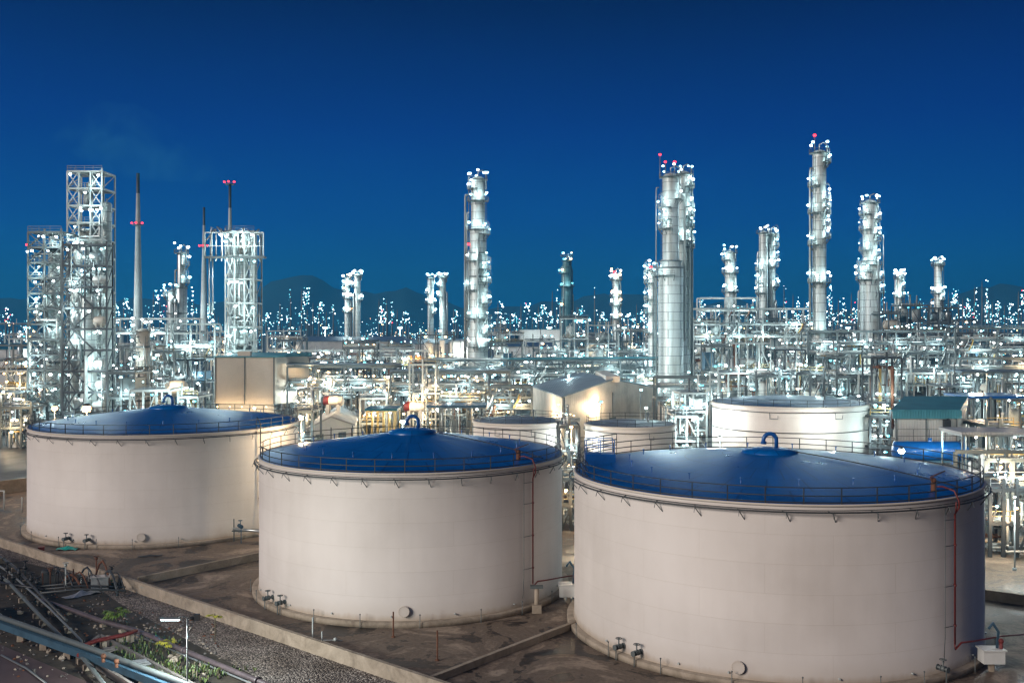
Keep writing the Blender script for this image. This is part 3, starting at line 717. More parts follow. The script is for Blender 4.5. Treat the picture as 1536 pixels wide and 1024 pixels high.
    b.tube(ringpts(c, rt+.85, zt+1.1, 16), .045, 5, 0, True); b.build('top_platform', 'grey_steel', T)
    for i in range(4+extra_lamps): 
        a = 2*PI*i/(4+extra_lamps)+rg.random(); bulb(T, pol(c, rt+.8, a, zt+1.6+rg.uniform(0, 1.4)), br*rg.uniform(.7, 1.1), rg.choice(lamps_k))
    for (bx, by) in beac:
        p = W(bx, by, d); b = MB(); b.cyl((p.x, p.y, zt-.5), p-Vector((0, 0, .3)), .12*max(1, s_/.2), 6); b.build('mast', 'galv', T); beacon(T, p, br*1.1)
    return T

def lattice(label, px0, px1, d, ytop, ybot, nlev, dy, seed, steel, nx=2, style='x', lamps=14, equip=.8, T=None, plamps=5, watt=2200, name='lattice_tower', z0=None, pipes=16, core=None, beac=()):
    rg = random.Random(seed); s_ = d/F; x0 = (px0-HX)*s_; x1 = (px1-HX)*s_; zt = CZ-(ytop-HY)*s_; zb = 0. if z0 is None else z0
    if T is None: T = thing(name, ((x0+x1)/2, d, 0), label, 'lattice tower', 'open steel towers on the left')
    wx = x1-x0; zs = [zb+(zt-zb)*i/nlev for i in range(nlev+1)]; xs = [x0+wx*i/nx for i in range(nx+1)]; cw = .34
    b = MB()
    for x in xs:
        for y in (d, d+dy): b.beam((x, y, zb), (x, y, zt+rg.choice((0, .8))), cw)
    b.build('frame', steel, T)
    for j, z in enumerate(zs[1:]):
        b = MB()
        for y in (d, d+dy): b.beam((x0, y, z), (x1, y, z), .3, .45)
        for x in xs: b.beam((x, d, z), (x, d+dy, z), .28, .4)
        b.build('frame_ring', steel, T)
        MB().span((x0+.3, d+.4, z+.22), (x1-.3, d+dy-.4, z+.3)).build('deck', 'galv', T)
        q = MB(); rail(q, [(x0, d-.1, z+.25), (x1, d-.1, z+.25)], 1.1, .07); rail(q, [(x0, d, z+.25), (x0, d+dy, z+.25)], 1.1, .07); q.build('railing', 'galv', T)
    b = MB()
    for j in range(nlev):
        za, zc = zs[j], zs[j+1]
        if style == 'z':   # one tall zigzag over the right bay, crosses over the left
            xm = xs[-2]
            if j % 2: b.beam((xs[-2]-wx*.28, d-.12, za), (xs[-1]-wx*.28, d-.12, zc), .3)
            else: b.beam((xs[-1]-wx*.28, d-.12, za), (xs[-2]-wx*.28, d-.12, zc), .3)
            b.beam((xs[0], d-.12, za), (xs[1]*.6+xs[0]*.4, d-.12, zc), .24); b.beam((xs[1]*.6+xs[0]*.4, d-.12, za), (xs[0], d-.12, zc), .24)
        else:
            for i in (0, nx-1) if style == 'edge' else range(nx):
                b.beam((xs[i], d-.1, za), (xs[i+1], d-.1, zc), .2); b.beam((xs[i+1], d-.1, za), (xs[i], d-.1, zc), .2)
        for x in (x0, x1): b.beam((x, d, za), (x, d+dy, zc), .18)
    b.build('bracing', steel, T)
    for j in range(nlev):
        zz = zs[j]+.35; fh = zs[j+1]-zs[j]
        for k in range(max(1, int(wx/5))):
            if rg.random() > equip: continue
            x = x0+wx*(k+.5)/max(1, int(wx/5))+rg.uniform(-.8, .8); r = rg.uniform(.7, 1.3)
            if rg.random() < .5: vvessel((x, d+dy*.4, zz), fh*.75, r, rg.choice(('silver_jacket', 'white_paint', 'pale_steel')), T)
            else: hvessel((x, d+dy*.35, zz+r*1.3), rg.uniform(1.5, 3.2), r, 'x', 'vessel', rg.choice(('silver_jacket', 'white_paint', 'cream_paint')), T)
    if core:
        for (px, hw, yt) in core: vvessel(((px-HX)*s_, d+dy*.5, 0), CZ-(yt-HY)*s_, hw*s_, 'column_jacket', T, 'inner_column')
    for i in range(pipes):
        j = rg.randrange(nlev); rpipe(rg, (x0, d-.3, zs[max(0, j-1)]), (x1, d+dy*.8, zs[min(nlev, j+2)]), rg.randint(2, 5), rg.choice((.12, .18, .25, .35))).build('pipe', rg.choice(PIPEM[:7]), T)
    br = .00125*d+.04
    for i in range(lamps):
        z = rg.choice(zs[1:])-rg.uniform(.6, 1.2); x = rg.uniform(x0, x1); bulb(T, (x, d-.5 if rg.random() < .6 else d+1, z), br*rg.uniform(.7, 1.15), rg.choice(('cool', 'white', 'white')))
    for i in range(plamps):
        z = zs[0]+(zt-zs[0])*(i+.6)/plamps; light(T, (rg.uniform(x0+1, x1-1), d-rg.choice((1.5, 2.5)), z), 'cool', watt*.5)
    for (bx, by) in beac: beacon(T, W(bx, by, d), br)
    return T

# ---- left group
lattice('short open lattice tower with dark crossed braces, standing at the far left', 42, 92, 238, 348, 640, 13, 8, 21, 'grey_steel', 2, 'x', 34, .7, plamps=7, pipes=34, beac=((40, 367),), core=((70, 9, 372),))
lattice('tallest open lattice tower with white steel on top and an inner column', 101, 153, 246, 257, 640, 15, 8, 22, 'pale_steel', 3, 'edge', 40, .5, plamps=9, pipes=30, core=((132, 13, 345), (150, 8, 300)))
lattice('broad dark zigzag-braced frame in front of the tallest lattice tower', 94, 160, 232, 367, 640, 9, 3.5, 23, 'dark_steel', 2, 'z', 30, .9, plamps=7, pipes=40, core=((128, 12, 440), (108, 7, 420)))
T = lattice('boxy open-frame tower with an overhanging upper deck and four tall inner columns', 338, 381, 262, 347, 540, 8, 8, 24, 'pale_steel', 3, 'edge', 34, .45, plamps=8, pipes=26, core=((347, 6, 352), (360, 7, 348), (374, 6, 350)), name='frame_tower')
b = MB(); s_ = 262/F; b.span(((310-HX)*s_, 259.5, CZ-(388-HY)*s_), ((400-HX)*s_, 262-.3, CZ-(385-HY)*s_)); b.build('overhang_deck', 'grey_steel', T)
b = MB(); p0 = Vector(((311-HX)*s_, 260, CZ-(386-HY)*s_)); p1 = Vector(((398-HX)*s_, 260, CZ-(386-HY)*s_)); hh = Vector((0, 0, (386-350)*s_))
for t in (0, .12, .3, .5, .68, .85, 1): b.beam(p0+(p1-p0)*t, p0+(p1-p0)*t+hh, .25)
b.beam(p0+hh, p1+hh, .3); b.beam(p0+hh*.45, p1+hh*.45, .2)
b.build('overhang_frame', 'pale_steel', T)
rg = random.Random(5)
for k in range(10):
    x = 316+k*8.2; q = MB(); a = W(x, 392, 260.6); c_ = W(x, 356-rg.uniform(0, 14), 260.6); q.tube([a, c_, c_+Vector((rg.choice((-1, 1))*1.2, 0, .6)), c_+Vector((rg.choice((-1, 1))*1.4, 0, -2.5))], .2, 8); q.build('bent_pipe', 'silver_jacket', T)
for x in (314, 319): 
    q = MB(); q.tube([W(x, 388, 261), W(x, 470, 261)], .22, 8); q.build('bent_pipe', 'silver_jacket', T)
for k in range(8): bulb(T, W(rg.uniform(316, 396), rg.choice((342, 352, 362, 392)), 259.4), rg.uniform(.24, .42), rg.choice(('cool', 'white')))
light(T, W(330, 366, 257), 'cool', 1800); light(T, W(370, 366, 257), 'cool', 1800)

def chimney(label, px, d, ytop, ybase, w0, w1, ydark, rings, seed):
    s_ = d/F; c = ((px-HX)*s_, d, 0); T = thing('chimney', c, label, 'chimney', 'slender chimneys on the skyline'); Z = lambda y: CZ-(y-HY)*s_
    b = MB(); b.lathe([(w1*s_*1.25, 0), (w1*s_, Z(ybase)), (w0*s_*1.08, Z(ydark))], 24, c, 0); b.build('shaft', 'chimney', T)
    b = MB(); b.lathe([(w0*s_*1.05, Z(ydark)), (w0*s_, Z(ytop)), (w0*s_*.8, Z(ytop)), (w0*s_*.8, Z(ytop)-2)], 24, c, 0); b.build('dark_tip', 'dark_steel', T)
    for y in rings:
        r = (w0+(w1-w0)*(y-ydark)/(ybase-ydark))*s_ if y > ydark else w0*s_
        b = MB(); b.lathe([(r, Z(y)), (r+1.6, Z(y)), (r+1.6, Z(y)+.2), (r, Z(y)+.2)], 20, c, sm=False); b.tube(ringpts(c, r+1.5, Z(y)+1.2, 20), .08, 5, 0, True); b.build('gallery', 'grey_steel', T)
        for a in (-PI/2-1.1, -PI/2, -PI/2+1.1): beacon(T, pol(c, r+1.7, a, Z(y)+1.), .0012*d)
    light(T, (c[0]-9, d-16, Z(ybase)+3), 'cool', 16000); light(T, (c[0]-7, d-11, Z((ytop+ybase)/2)), 'teal', 2600)
    return T
chimney('tall tapered grey chimney with a dark tip and a ring of red lights', 207, 500, 260, 462, 2.4, 6.2, 290, (338,), 1)
chimney('thin teal-lit chimney with a dark tip, left of the boxy open-frame tower', 306, 640, 311, 470, 1.7, 5.2, 338, (371,), 2)
T = chimney('chimney with a red-lit thin tip rising behind the boxy open-frame tower', 345, 420, 277, 480, 2.0, 4.8, 312, (277,), 3)
column('work_column', 'slim silver column with a framed work platform on top, right of the tapered chimney', 272, 300, [(470, 8.5), (432, 8.5), (380, 6.)], [(425, 1, 2.4), (398, 1, 2.2), (455, -1, 2.)], 31, 'silver_jacket', ('cool', 'white'), (), 0, 4)
column('round_vessel', 'stout short vessel standing directly left of the slim column with a work platform', 258, 300, [(470, 7), (438, 7)], [(445, -1, 2.)], 32, 'silver_jacket', ('cool',), (), 0, 3, cat='vessel', group='vessels in the plant')
column('dark_column', 'stubby brown-grey column with dark side platforms in front of the tapered chimney', 214, 225, [(600, 13), (520, 10), (497, 9)], [(505, -1, 2.6), (528, -1, 2.6), (550, 0, 3.4), (570, -1, 2.6)], 33, 'beige_wall', ('cool', 'white'), (), 0, 5)
# ---- centre and right columns
column('distillation_column', 'solitary centre column ringed with bright lamps from top to foot', 717, 330, [(560, 17), (415, 15), (380, 14), (345, 12.5), (270, 10.5)],
       [(284, -1, 2.6), (302, 0, 6.3), (345, 0, 6.3), (352, 1, 2.4), (392, 0, 6.3), (404, 1, 2.4), (424, 1, 2.5), (436, -1, 2.5), (455, 1, 2.4), (478, 0, 6.3), (500, 1, 2.4), (520, 0, 6.3)], 41, beac=((703, 366),), extra_lamps=5, pipes=4)
column('distillation_column', 'big twin column, its thick silver front shaft', 1006, 280, [(565, 20), (402, 19), (392, 15.5), (266, 12.5)],
       [(414, -1, 2.8), (330, -1, 2.4), (312, -1, 2.4), (344, -1, 2.6), (300, 1, 2.)], 42, beac=((990, 232), (998, 243)), pipes=2, bscale=.85)
for q, z in ((-7, 14), (-5, 26), (-6, 38)): light(bpy.data.objects['distillation_column.001'], (43.7+q, 264, z), 'cool', 3200)  # added fill lights without fixtures, brightening the thick shaft from the front
column('distillation_column', 'big twin column, its slimmer shaft behind with dark platforms on the right side', 1025, 288, [(565, 11), (262, 10.5)],
       [(282, 1, 2.6), (312, 1, 2.8), (325, 1, 2.4), (342, 1, 2.4), (362, 0, 3.6), (372, 1, 2.6)], 43, beac=((1012, 243),), pipes=4)
column('distillation_column', 'small column tucked against the left of the big twin column', 979, 300, [(560, 8), (405, 7.)], [(412, -1, 2.6), (425, -1, 2.6), (450, -1, 2.6), (470, -1, 2.4), (500, -1, 2.4)], 44, beac=((976, 401),), pipes=2)
column('distillation_column', 'tallest column, smooth white shaft with cages of lamps on both sides', 1229, 270, [(590, 13), (498, 11.6), (230, 10.)],
       [(280, -1, 2.2), (320, -1, 2.2), (368, -1, 2.2), (424, 0, 3.8), (424, -1, 2.2), (245, 1, 2.2), (300, 1, 2.2), (312, 1, 2.), (340, 1, 2.4), (322, 1, 1.8), (358, 1, 2.), (500, 0, 6.3), (530, 0, 6.3)], 45, mat='column_jacket', beac=((1222, 203),), pipes=2)
column('distillation_column', 'stepped column, wide lower half and narrow upper half, right of the tallest column', 1305, 330, [(545, 17.5), (398, 15), (392, 11.5), (305, 10.5)],
       [(398, 0, 6.3), (322, -1, 2.2), (345, -1, 2.2), (330, 1, 2.2), (352, 1, 2.4), (362, 1, 2.2), (376, -1, 2.4), (408, -1, 2.4), (420, -1, 2.2), (385, 1, 2.4), (420, 1, 2.4), (440, 1, 2.2)], 46, beac=(), pipes=3, extra_lamps=3)
column('distillation_column', 'short round column with a railed top between the big twin column and the clustered one', 1095, 380, [(560, 9), (380, 7.5)], [(390, -1, 2.4), (410, 0, 6.3), (438, 0, 6.3)], 47, pipes=2, bscale=.9)
T = column('column_cluster', 'clustered three-tube column with stacked side platforms', 1145, 340, [(560, 9), (350, 6.5)], [(440, -1, 2.6), (425, -1, 2.2), (405, -1, 2.2)], 48, pipes=3, bscale=.85)
column('', '', 1157, 342, [(560, 8), (352, 6.)], [(357, 1, 2.4), (370, 1, 2.4), (388, 1, 2.2), (400, 0, 3.6), (430, 1, 2.4)], 49, pipes=3, T=T, bscale=.85)
column('distillation_column', 'slender pale column capped with two lamps, right of the stepped column', 1407, 420, [(560, 7.5), (465, 6.), (395, 5.5)], [(398, 0, 6.3), (440, 0, 6.3), (450, 1, 2.4)], 50, pipes=2)
column('distillation_column', 'little column with a red lamp between the stepped column and the slender pale one', 1349, 460, [(560, 6), (414, 4.3)], [(418, 0, 6.3), (432, 1, 2.4), (446, 0, 6.3)], 51, beac=((1349, 410),), pipes=2)
column('distillation_column', 'small column dotted with warm lamps left of the big twin column', 924, 450, [(560, 7), (412, 5.2)], [(420, 0, 6.3), (445, 0, 6.3), (458, 0, 6.3), (478, 0, 6.3)], 52, lamps_k=('white', 'warm', 'white'), pipes=2, beac=((922, 408),))
T = column('column_pair', 'distant pair of slim columns with a lamp-lit stair between them', 521, 600, [(560, 4.6), (418, 4.2)], [(428, 0, 6.3), (436, -1, 2.4), (447, 0, 6.3), (468, 0, 6.3)], 53, pipes=1, lamps_k=('white', 'warm', 'cool'))
column('', '', 536, 600, [(560, 5.2), (413, 4.8)], [(414, 0, 6.3), (430, -1, 2.4), (450, 1, 2.4)], 54, pipes=1, T=T)
T = column('column_pair', 'far pair of lit columns left of the solitary centre column', 646, 600, [(560, 5.), (418, 4.6)], [(440, -1, 2.4), (455, 0, 6.3), (470, 1, 2.4)], 55, pipes=1, lights=True)
column('', '', 664, 602, [(560, 5.2), (416, 4.9)], [(416, 0, 6.3), (430, -1, 2.4), (445, -1, 2.4)], 56, pipes=1, T=T)
T = column('dark_tower', 'unlit teal tower with scattered lamps far behind the long white building', 850, 760, [(520, 8.5), (400, 8), (392, 6)], [(384, 0, 6.3), (410, -1, 2.6), (430, 0, 6.3), (460, -1, 2.4)], 57, 'column_teal', ('cool', 'teal', 'warm'), (), 0, 5, plw=500)

# ---- mid-ground buildings
def hall(label, front, side_to, ztop, roofz, mat, roofm, zb=0., name='process_building', ridge=None, doors=0, cat='building', group='buildings in the plant', parapet=None):
    """front: (pxL, dL, pxR, dR) of the long face; side_to: depth offset vector of the return wall"""
    a = W(front[0], 500, front[1]); c = W(front[2], 500, front[3]); a.z = c.z = 0; e = Vector(side_to)
    T = thing(name, ((a+c)/2).to_tuple(), label, cat, group); up = Vector((0, 0, 1)); b = MB()
    def quad(b, *p, mi=0): k = len(b.v); b.v += list(p); b.face(tuple(range(k, k+len(p))), mi)
    A, C = a+up*zb, c+up*zb; At, Ct = a+up*ztop, c+up*ztop; R = up*roofz
    mid_f = (At+Ct)/2+R if ridge == 'gable' else None
    if ridge == 'gable':
        quad(b, A, C, Ct, mid_f, At); quad(b, C+e, A+e, At+e, mid_f+e, Ct+e)
    else: quad(b, A, C, Ct, At); quad(b, C+e, A+e, At+e, Ct+e)
    quad(b, C, C+e, Ct+e, Ct); quad(b, A+e, A, At, At+e); b.build('wall', mat, T)
    f = (Ct-At).normalized(); g = e.normalized(); o = .4
    if ridge == 'gable':
        for s_, P in ((-1, At), (1, Ct)):
            b = MB(); p0 = P+f*o*s_-g*o-up*.1; p1 = P+f*o*s_+e+g*o-up*.1; q1 = mid_f+e+g*o; q0 = mid_f-g*o; t = up*.3
            quad(b, p0+t, p1+t, q1+t, q0+t); quad(b, p0, q0, q1, p1); quad(b, p0, p0+t, q0+t, q0); quad(b, p0, p1, p1+t, p0+t); quad(b, p1, q1, q1+t, p1+t); b.build('roof', roofm, T)
    else:
        b = MB(); p = [At-f*o-g*o, Ct+f*o-g*o, Ct+f*o+e+g*o, At-f*o+e+g*o]; lo = [x+up*.02 for x in p]; hi = [p[0]+up*.3, p[1]+up*.3, p[2]+up*(.3+roofz), p[3]+up*(.3+roofz)]
        quad(b, *lo[::-1]); quad(b, *hi)
        for i in range(4): j = (i+1) % 4; quad(b, lo[i], lo[j], hi[j], hi[i])
        b.build('roof', roofm, T)
    for i in range(doors):
        t = (i+.6)/(doors+.2); p = A+(C-A)*t; b = MB(); b.beam(p-f*1.4-g*.06+up*1.7, p+f*1.4-g*.06+up*1.7, .1, 3.4); b.build('door', 'grey_steel', T)
    nw = int((C-A).length/4.5)
    if ztop-zb > 5 and name in ('storehouse', 'low_building', 'shed', 'annex', 'elevated_cabin'):
        for i in range(nw):
            p = A+(C-A)*((i+.5)/nw)-g*.05+up*((ztop-zb)*.72); b = MB(); b.beam(p-f*.8, p+f*.8, .08, 1.)
            fr = b.build('window', 'window_lit' if (i*7+len(label)) % 3 == 0 else 'slate_roof', T)
            b = MB()
            for q in (-.56, .56): b.beam(p-f*.9-g*.06+up*q, p+f*.9-g*.06+up*q, .1, .1)
            for q in (-.86, 0, .86): b.beam(p+f*q-g*.06-up*.5, p+f*q-g*.06+up*.5, .08, .1)
            b.build('frame', 'galv', fr)
    for t in (.02, .5, .98):
        b = MB(); p = A+(C-A)*t-g*.12; b.cyl(p, p+up*(ztop-zb), .1, 8); b.build('downpipe', 'grey_steel', T)
    return T, A, C, e
T, A, C, e = hall('beige box hall with a stepped parapet, lifted on a lit base behind the left tank', (322, 240, 413, 240), (6.2, 9, 0), 17.4, .6, 'beige_wall', 'teal_sheet', 6.4)
b = MB(); b.span(A+Vector((5.4, -.02, 10.9)), A+Vector((8.4, 1.4, 12.4))); b.build('parapet_step', 'beige_wall', T)
b = MB(); b.span(A+Vector((.5, .8, -6.4)), C+Vector((-.5, 8, -.02))); b.build('plinth', 'conc_far', T)
for k in range(5): light(T, A+(C-A)*(k+.3)/5+Vector((0, -1.6, -1.4)), 'warm', 500); bulb(T, A+(C-A)*(k+.3)/5+Vector((0, -.6, -.6)), .2, 'warm')
light(T, C+Vector((5.5, 1.5, 3.)), 'white', 2600); light(T, C+Vector((7, 4, 9)), 'warm', 1400)
T, A, C, e = hall('large cream gabled warehouse lit by a glaring wall lamp', (843, 222, 985, 256), (-5.5, 40, 0), 9.2, 2.9, 'wall_sheet', 'roof_sheet', 0, 'warehouse', 'gable', 1)
mid = (A+C)/2
b = MB(); b.span(mid+Vector((-1.6, -.3, 11.6)), mid+Vector((1.6, 30, 13.0))); b.build('roof_monitor', 'wall_sheet', T)
light(T, A+(C-A)*.36+Vector((-.4, -2.4, 6.2)), 'warm', 5200); bulb(T, A+(C-A)*.36+Vector((-.2, -.7, 6.8)), .35, 'white')
light(T, A+Vector((-5, 9, 4.)), 'warm', 5200); bulb(T, A+Vector((-.7, 3, 7.4)), .3, 'warm'); light(T, A+Vector((-1.5, -3, 2.5)), 'warm', 2600)
light(T, C+Vector((-6, -2.6, 3.)), 'warm', 1500)
T, A, C, e = hall('long white flat-roofed building between the centre column and the unlit tower', (780, 620, 842, 620), (0, 25, 0), 24.0-.6, .4, 'white_paint', 'teal_roof', 0); light(T, A+Vector((8, -9, 17)), 'cool', 2600); light(T, A+Vector((20, -9, 12)), 'white', 2600)
T, A, C, e = hall('small white cabin beside the foot of the centre column', (678, 345, 704, 345), (1, 8, 0), 19.6, .3, 'white_paint', 'grey_sheet', 11); light(T, A+Vector((3, -3, 5)), 'white', 1800)
b = MB()
for q in (A, C, A+e, C+e): b.beam(q-Vector((0, 0, 11)), q, .4)
b.build('stilt', 'grey_steel', T)
hall('white low building with a shallow grey roof, behind the middle tank', (462, 184, 530, 192), (-3, 30, 0), 6.0, 1.8, 'white_paint', 'grey_sheet', 0, 'low_building', 'gable', 2)
hall('wide grey-roofed shed right behind the white low building', (500, 225, 580, 232), (4, 22, 0), 6.6, 2.0, 'wall_sheet', 'grey_sheet', 0, 'shed', 'gable', 2)
hall('long grey-roofed storehouse below the distant pair of slim columns', (440, 520, 600, 520), (0, 30, 0), 17.5, 2, 'grey_sheet', 'slate_roof', 0, 'storehouse')
hall('second grey-roofed storehouse left of the centre column', (590, 500, 700, 500), (0, 30, 0), 16.4, 2, 'grey_sheet', 'slate_roof', 0, 'storehouse')
hall('low dark-roofed store right of the centre column', (752, 480, 835, 480), (0, 26, 0), 15.5, 2, 'white_paint', 'slate_roof', 0, 'storehouse')
hall('pale store with teal roof at the far left', (-40, 420, 60, 420), (0, 22, 0), 15.5, 2, 'white_paint', 'teal_roof', 0, 'storehouse')
hall('white annex right of the gabled warehouse behind the fifth small tank', (1000, 232, 1062, 232), (0, 14, 0), 6, .6, 'white_paint', 'grey_sheet', 0, 'annex')
# right: cabin with teal roof, blue vessel under it
T, A, C, e = hall('grey elevated cabin with a teal roof and a railed catwalk at the right', (1342, 150, 1437, 150), (6, 11, 0), 12.0, 1.2, 'grey_sheet', 'teal_sheet', 7.6, 'elevated_cabin')
b = MB(); b.span((A.x-.2, 148.8, 7.3), (C.x+.3, 150, 7.5)); rail(b, [(A.x, 148.9, 7.5), (C.x, 148.9, 7.5)], 2.0, .06); b.build('catwalk', 'dark_steel', T)
b = MB(); b.span((A.x-.4, 149.6, 11.0), (C.x+.4, 149.8, 12.2)); b.build('fascia', 'teal_sheet', T)
b = MB()
for q in (A, C, A+e, C+e): b.beam(Vector((q.x, q.y, 0)), q, .35)
b.build('stilt', 'blue_paint', T); b = MB(); b.box((A.x+7.4, 149.3, 10.3), (1., .5, 1.1)); b.cyl((A.x+7.4, 149, 10.9), (A.x+7.4, 148.5, 10.9), .2, 8); b.build('vent_box', 'near_black', T)
T = thing('blue_vessel', W(1395, 690, 140), 'long blue horizontal vessel under the grey elevated cabin', 'vessel', 'vessels in the plant')
hvessel(W(1395, 676, 142), 9.4, 1.35, 'x', 'shell', 'blue_paint', T)
b = MB(); b.span(W(1350, 691, 141), W(1440, 689, 144)); 
for x in (1355, 1395, 1436): q = W(x, 690, 142); b.beam((q.x, q.y, 0), q, .35)
b.build('stand', 'blue_beam', T); light(T, W(1420, 668, 137), 'teal', 900)
def canopy(label, px0, px1, d, py, dy, mat, n=4, lampn=2, group='canopies and open shelters'):
    a = W(px0, py, d); c = W(px1, py, d); T = thing('canopy', ((a.x+c.x)/2, d, 0), label, 'canopy', group)
    b = MB(); z = a.z; k = len(b.v); b.span((a.x, d, z-.35), (c.x, d+dy, z)); b.build('roof', mat, T)
    b = MB()
    for i in range(n):
        for y in (d+.4, d+dy-.4): x = a.x+.3+(c.x-a.x-.6)*i/(n-1); b.beam((x, y, 0), (x, y, z-.36), .2)
    for y in (d+.4, d+dy-.4): b.beam((a.x+.3, y, z-.5), (c.x-.3, y, z-.5), .18)
    for x in (a.x+.3, c.x-.3): b.beam((x, d+.4, z-.5), (x, d+dy-.4, z-.5), .18)
    b.build('frame', 'galv', T)
    for i in range(lampn): p = Vector((a.x+(c.x-a.x)*(i+.5)/lampn, d+dy*.2, z-.8)); bulb(T, p, .0013*d, 'white'); light(T, p+Vector((0, -1, -.4)), 'white' if i % 2 else 'warm', 1600)
    return T
canopy('long dark flat canopy at the right edge, upper of the two', 1442, 1560, 205, 556, 8, 'slate_roof')
canopy('long blue-edged canopy at the right edge, lower of the two', 1450, 1545, 168, 594, 9, 'blue_paint')
canopy('white flat canopy beside the grey elevated cabin, at the right edge', 1442, 1560, 132, 648, 7, 'grey_sheet', 4, 2)
T = canopy('small open shelter with dark blue roof on yellow posts, behind the middle tank', 547, 596, 176, 613, 7, 'teal_roof', 6, 2)
for ch in list(T.children):
    if ch.name.startswith('frame'): ch.data.materials[0] = M['yellow_paint']
canopy('blue-roofed shelter behind the middle tank, right of its gooseneck vent', 640, 730, 186, 608, 8, 'blue_beam', 5, 3)
def bullet(label, px, py, d, L, r, mat='cream_paint', ends='red_paint', w=1500):
    p = W(px, py, d); T = thing('bullet_vessel', (p.x, p.y, 0), label, 'vessel', 'vessels in the plant')
    b = MB(); pr = [(.001, -r*.4), (r*.7, -r*.28), (r, 0), (r, .9)]; ax = Vector((1, 0, 0)); b.lathe(pr, 24, p-ax*L/2, 0, axis=ax); b.build('end_cap', ends, T)
    b = MB(); b.lathe([(r*1.001, .9), (r*1.001, L), (r*.7, L+r*.28), (.001, L+r*.4)], 24, p-ax*L/2, 0, axis=ax); b.build('shell', mat, T)
    for k in (-.3, .3):
        b = MB(); b.span((p.x+L*k-.3, p.y-r*.7, 0), (p.x+L*k+.3, p.y+r*.7, p.z-r*.7)); b.build('saddle', 'conc_far', T)
    if w: light(T, p+Vector((0, -r-2, r+.5)), 'warm', w)
bullet('red-capped cream horizontal vessel, left one of the two behind the middle tank', 500, 601, 200, 3.4, .95)
bullet('red-capped cream horizontal vessel, right one of the two behind the middle tank', 622, 610, 196, 3.6, 1.0)
bullet('orange-lit rounded vessel above the central pipe bridge', 622, 543, 330, 5, 2.1, 'orange_paint', 'white_paint', 2600)
bullet('round beige vessel end facing out in front of the beige box hall', 264, 583, 214, 3.6, 1.7, 'cream_paint', 'silver_jacket', 1800)
# ---- small tanks behind
def small_tank(label, px, d, hwpx, py_front, rise, mat, roof, lampside=1, rings=2, w=2600):
    R = hwpx*d/F*.997; c = ((px-HX)*d/F, d); z = CZ-(py_front-HY)*(d-R)/F
    T = thing('small_storage_tank', (c[0], c[1], 0), label, 'storage tank', 'smaller storage tanks behind the big ones')
    b = MB(); b.lathe([(R, 0), (R, z)], 96, c, uvr=R); b.build('shell', mat, T)
    MB().lathe([(R+.22, z-.25), (R+.22, z), (R-.1, z+.01)], 96, (*c, 0)).build('rim', 'cream_paint', T)
    MB().lathe([(R-.08, z-.02)]+[((R-.1)*(1-t), z+.03+rise*(1-(1-t)**2)) for t in (.1, .25, .45, .65, .85, .998)], 72, (*c, 0), uvr=R*.6).build('roof', roof, T)
    b = MB(); n = max(14, int(R*2.4))
    for i in range(n): p = pol(c, R-.15, 2*PI*i/n, z); b.beam(p, p+Vector((0, 0, 1.1)), .07)
    for q in (.55, 1.1): b.tube(ringpts(c, R-.15, z+q, 48), .04, 5, 0, True)
    b.build('railing', 'dark_steel', T)
    for k in range(rings): MB().tube(ringpts(c, R+.25, z-.9-k*3.2, 64), .06, 6, 0, True).build('pipe_ring', 'dark_steel', T)
    for a in (-PI/2-.5, -PI/2+.3, -PI/2+1.):
        b = MB(); b.tube([pol(c, R+.2, a, z-.9), pol(c, R+.25, a, z-1.9), pol(c, R+.25, a+.1, z-1.9), pol(c, R+.25, a+.1, z-1.4)], .05, 6); b.build('bent_pipe', 'galv', T)
    b = MB(); p = pol(c, R*.5, -PI/2+.8, z+rise*.6); b.cyl(p, p+Vector((0, 0, 1.3)), .14, 8); b.ball(p+Vector((0, 0, 1.4)), .3, 0, 6); b.build('roof_vent', 'grey_steel', T)
    a = -PI/2+1.15*lampside; light(T, pol(c, R+3.2, a, z-2.6), 'white', w)
    return T
small_tank('small white tank with a flat bluish roof above the middle tank\'s right end', 776, 170, 66, 636, .5, 'tank_paint', 'roof_grey', 1)
small_tank('small white tank with a flat grey roof in front of the gabled warehouse', 945, 160, 67, 641, .5, 'tank_paint', 'roof_grey', -1)
T = small_tank('broad white tank with a deep blue roof, directly above the largest tank', 1184, 175, 114, 611, .9, 'tank_paint', 'roof_deep', -1, 2, 3200)
light(T, W(1250, 640, 157), 'white', 2600)
small_tank('wide tank with a pale domed roof, right of the broad blue-roofed tank', 1345, 226, 88, 603, 1.6, 'white_paint', 'roof_grey', 1)
# ------------------------------------------------------------------ pipe bridges
Zat = lambda py, d: CZ-(py-HY)*d/F
rack(431, 602, 240, 15.2, [Zat(573, 240), Zat(585, 240)], 'pipe bridge with a dark walkway roof, left of the pair crossing the centre', 61, 'slate_roof', lamps=10, lk=('cool', 'white', 'warm'), plamps=4, bays=4)
rack(586, 764, 234, Zat(559, 234), [Zat(579, 234), Zat(592, 234)], 'pipe bridge with a dark walkway roof, right of the pair crossing the centre', 62, 'slate_roof', lamps=10, lk=('cool', 'white', 'warm'), plamps=4, bays=3)
rack(640, 772, 300, Zat(541, 300), [Zat(553, 300)], 'upper trussed pipe bridge at the foot of the solitary centre column', 63, 'grey_sheet', True, lamps=5, plamps=2)
rack(760, 1012, 282, Zat(541, 282), [Zat(556, 282), Zat(566, 282)], 'trussed pipe bridge behind the gabled warehouse', 64, 'teal_sheet', True, lamps=10, plamps=4, skew=14)
rack(985, 1150, 236, Zat(566, 236), [Zat(580, 236), Zat(600, 236)], 'low pipe bridge above the broad blue-roofed tank, left part', 65, None, lamps=8, plamps=3)
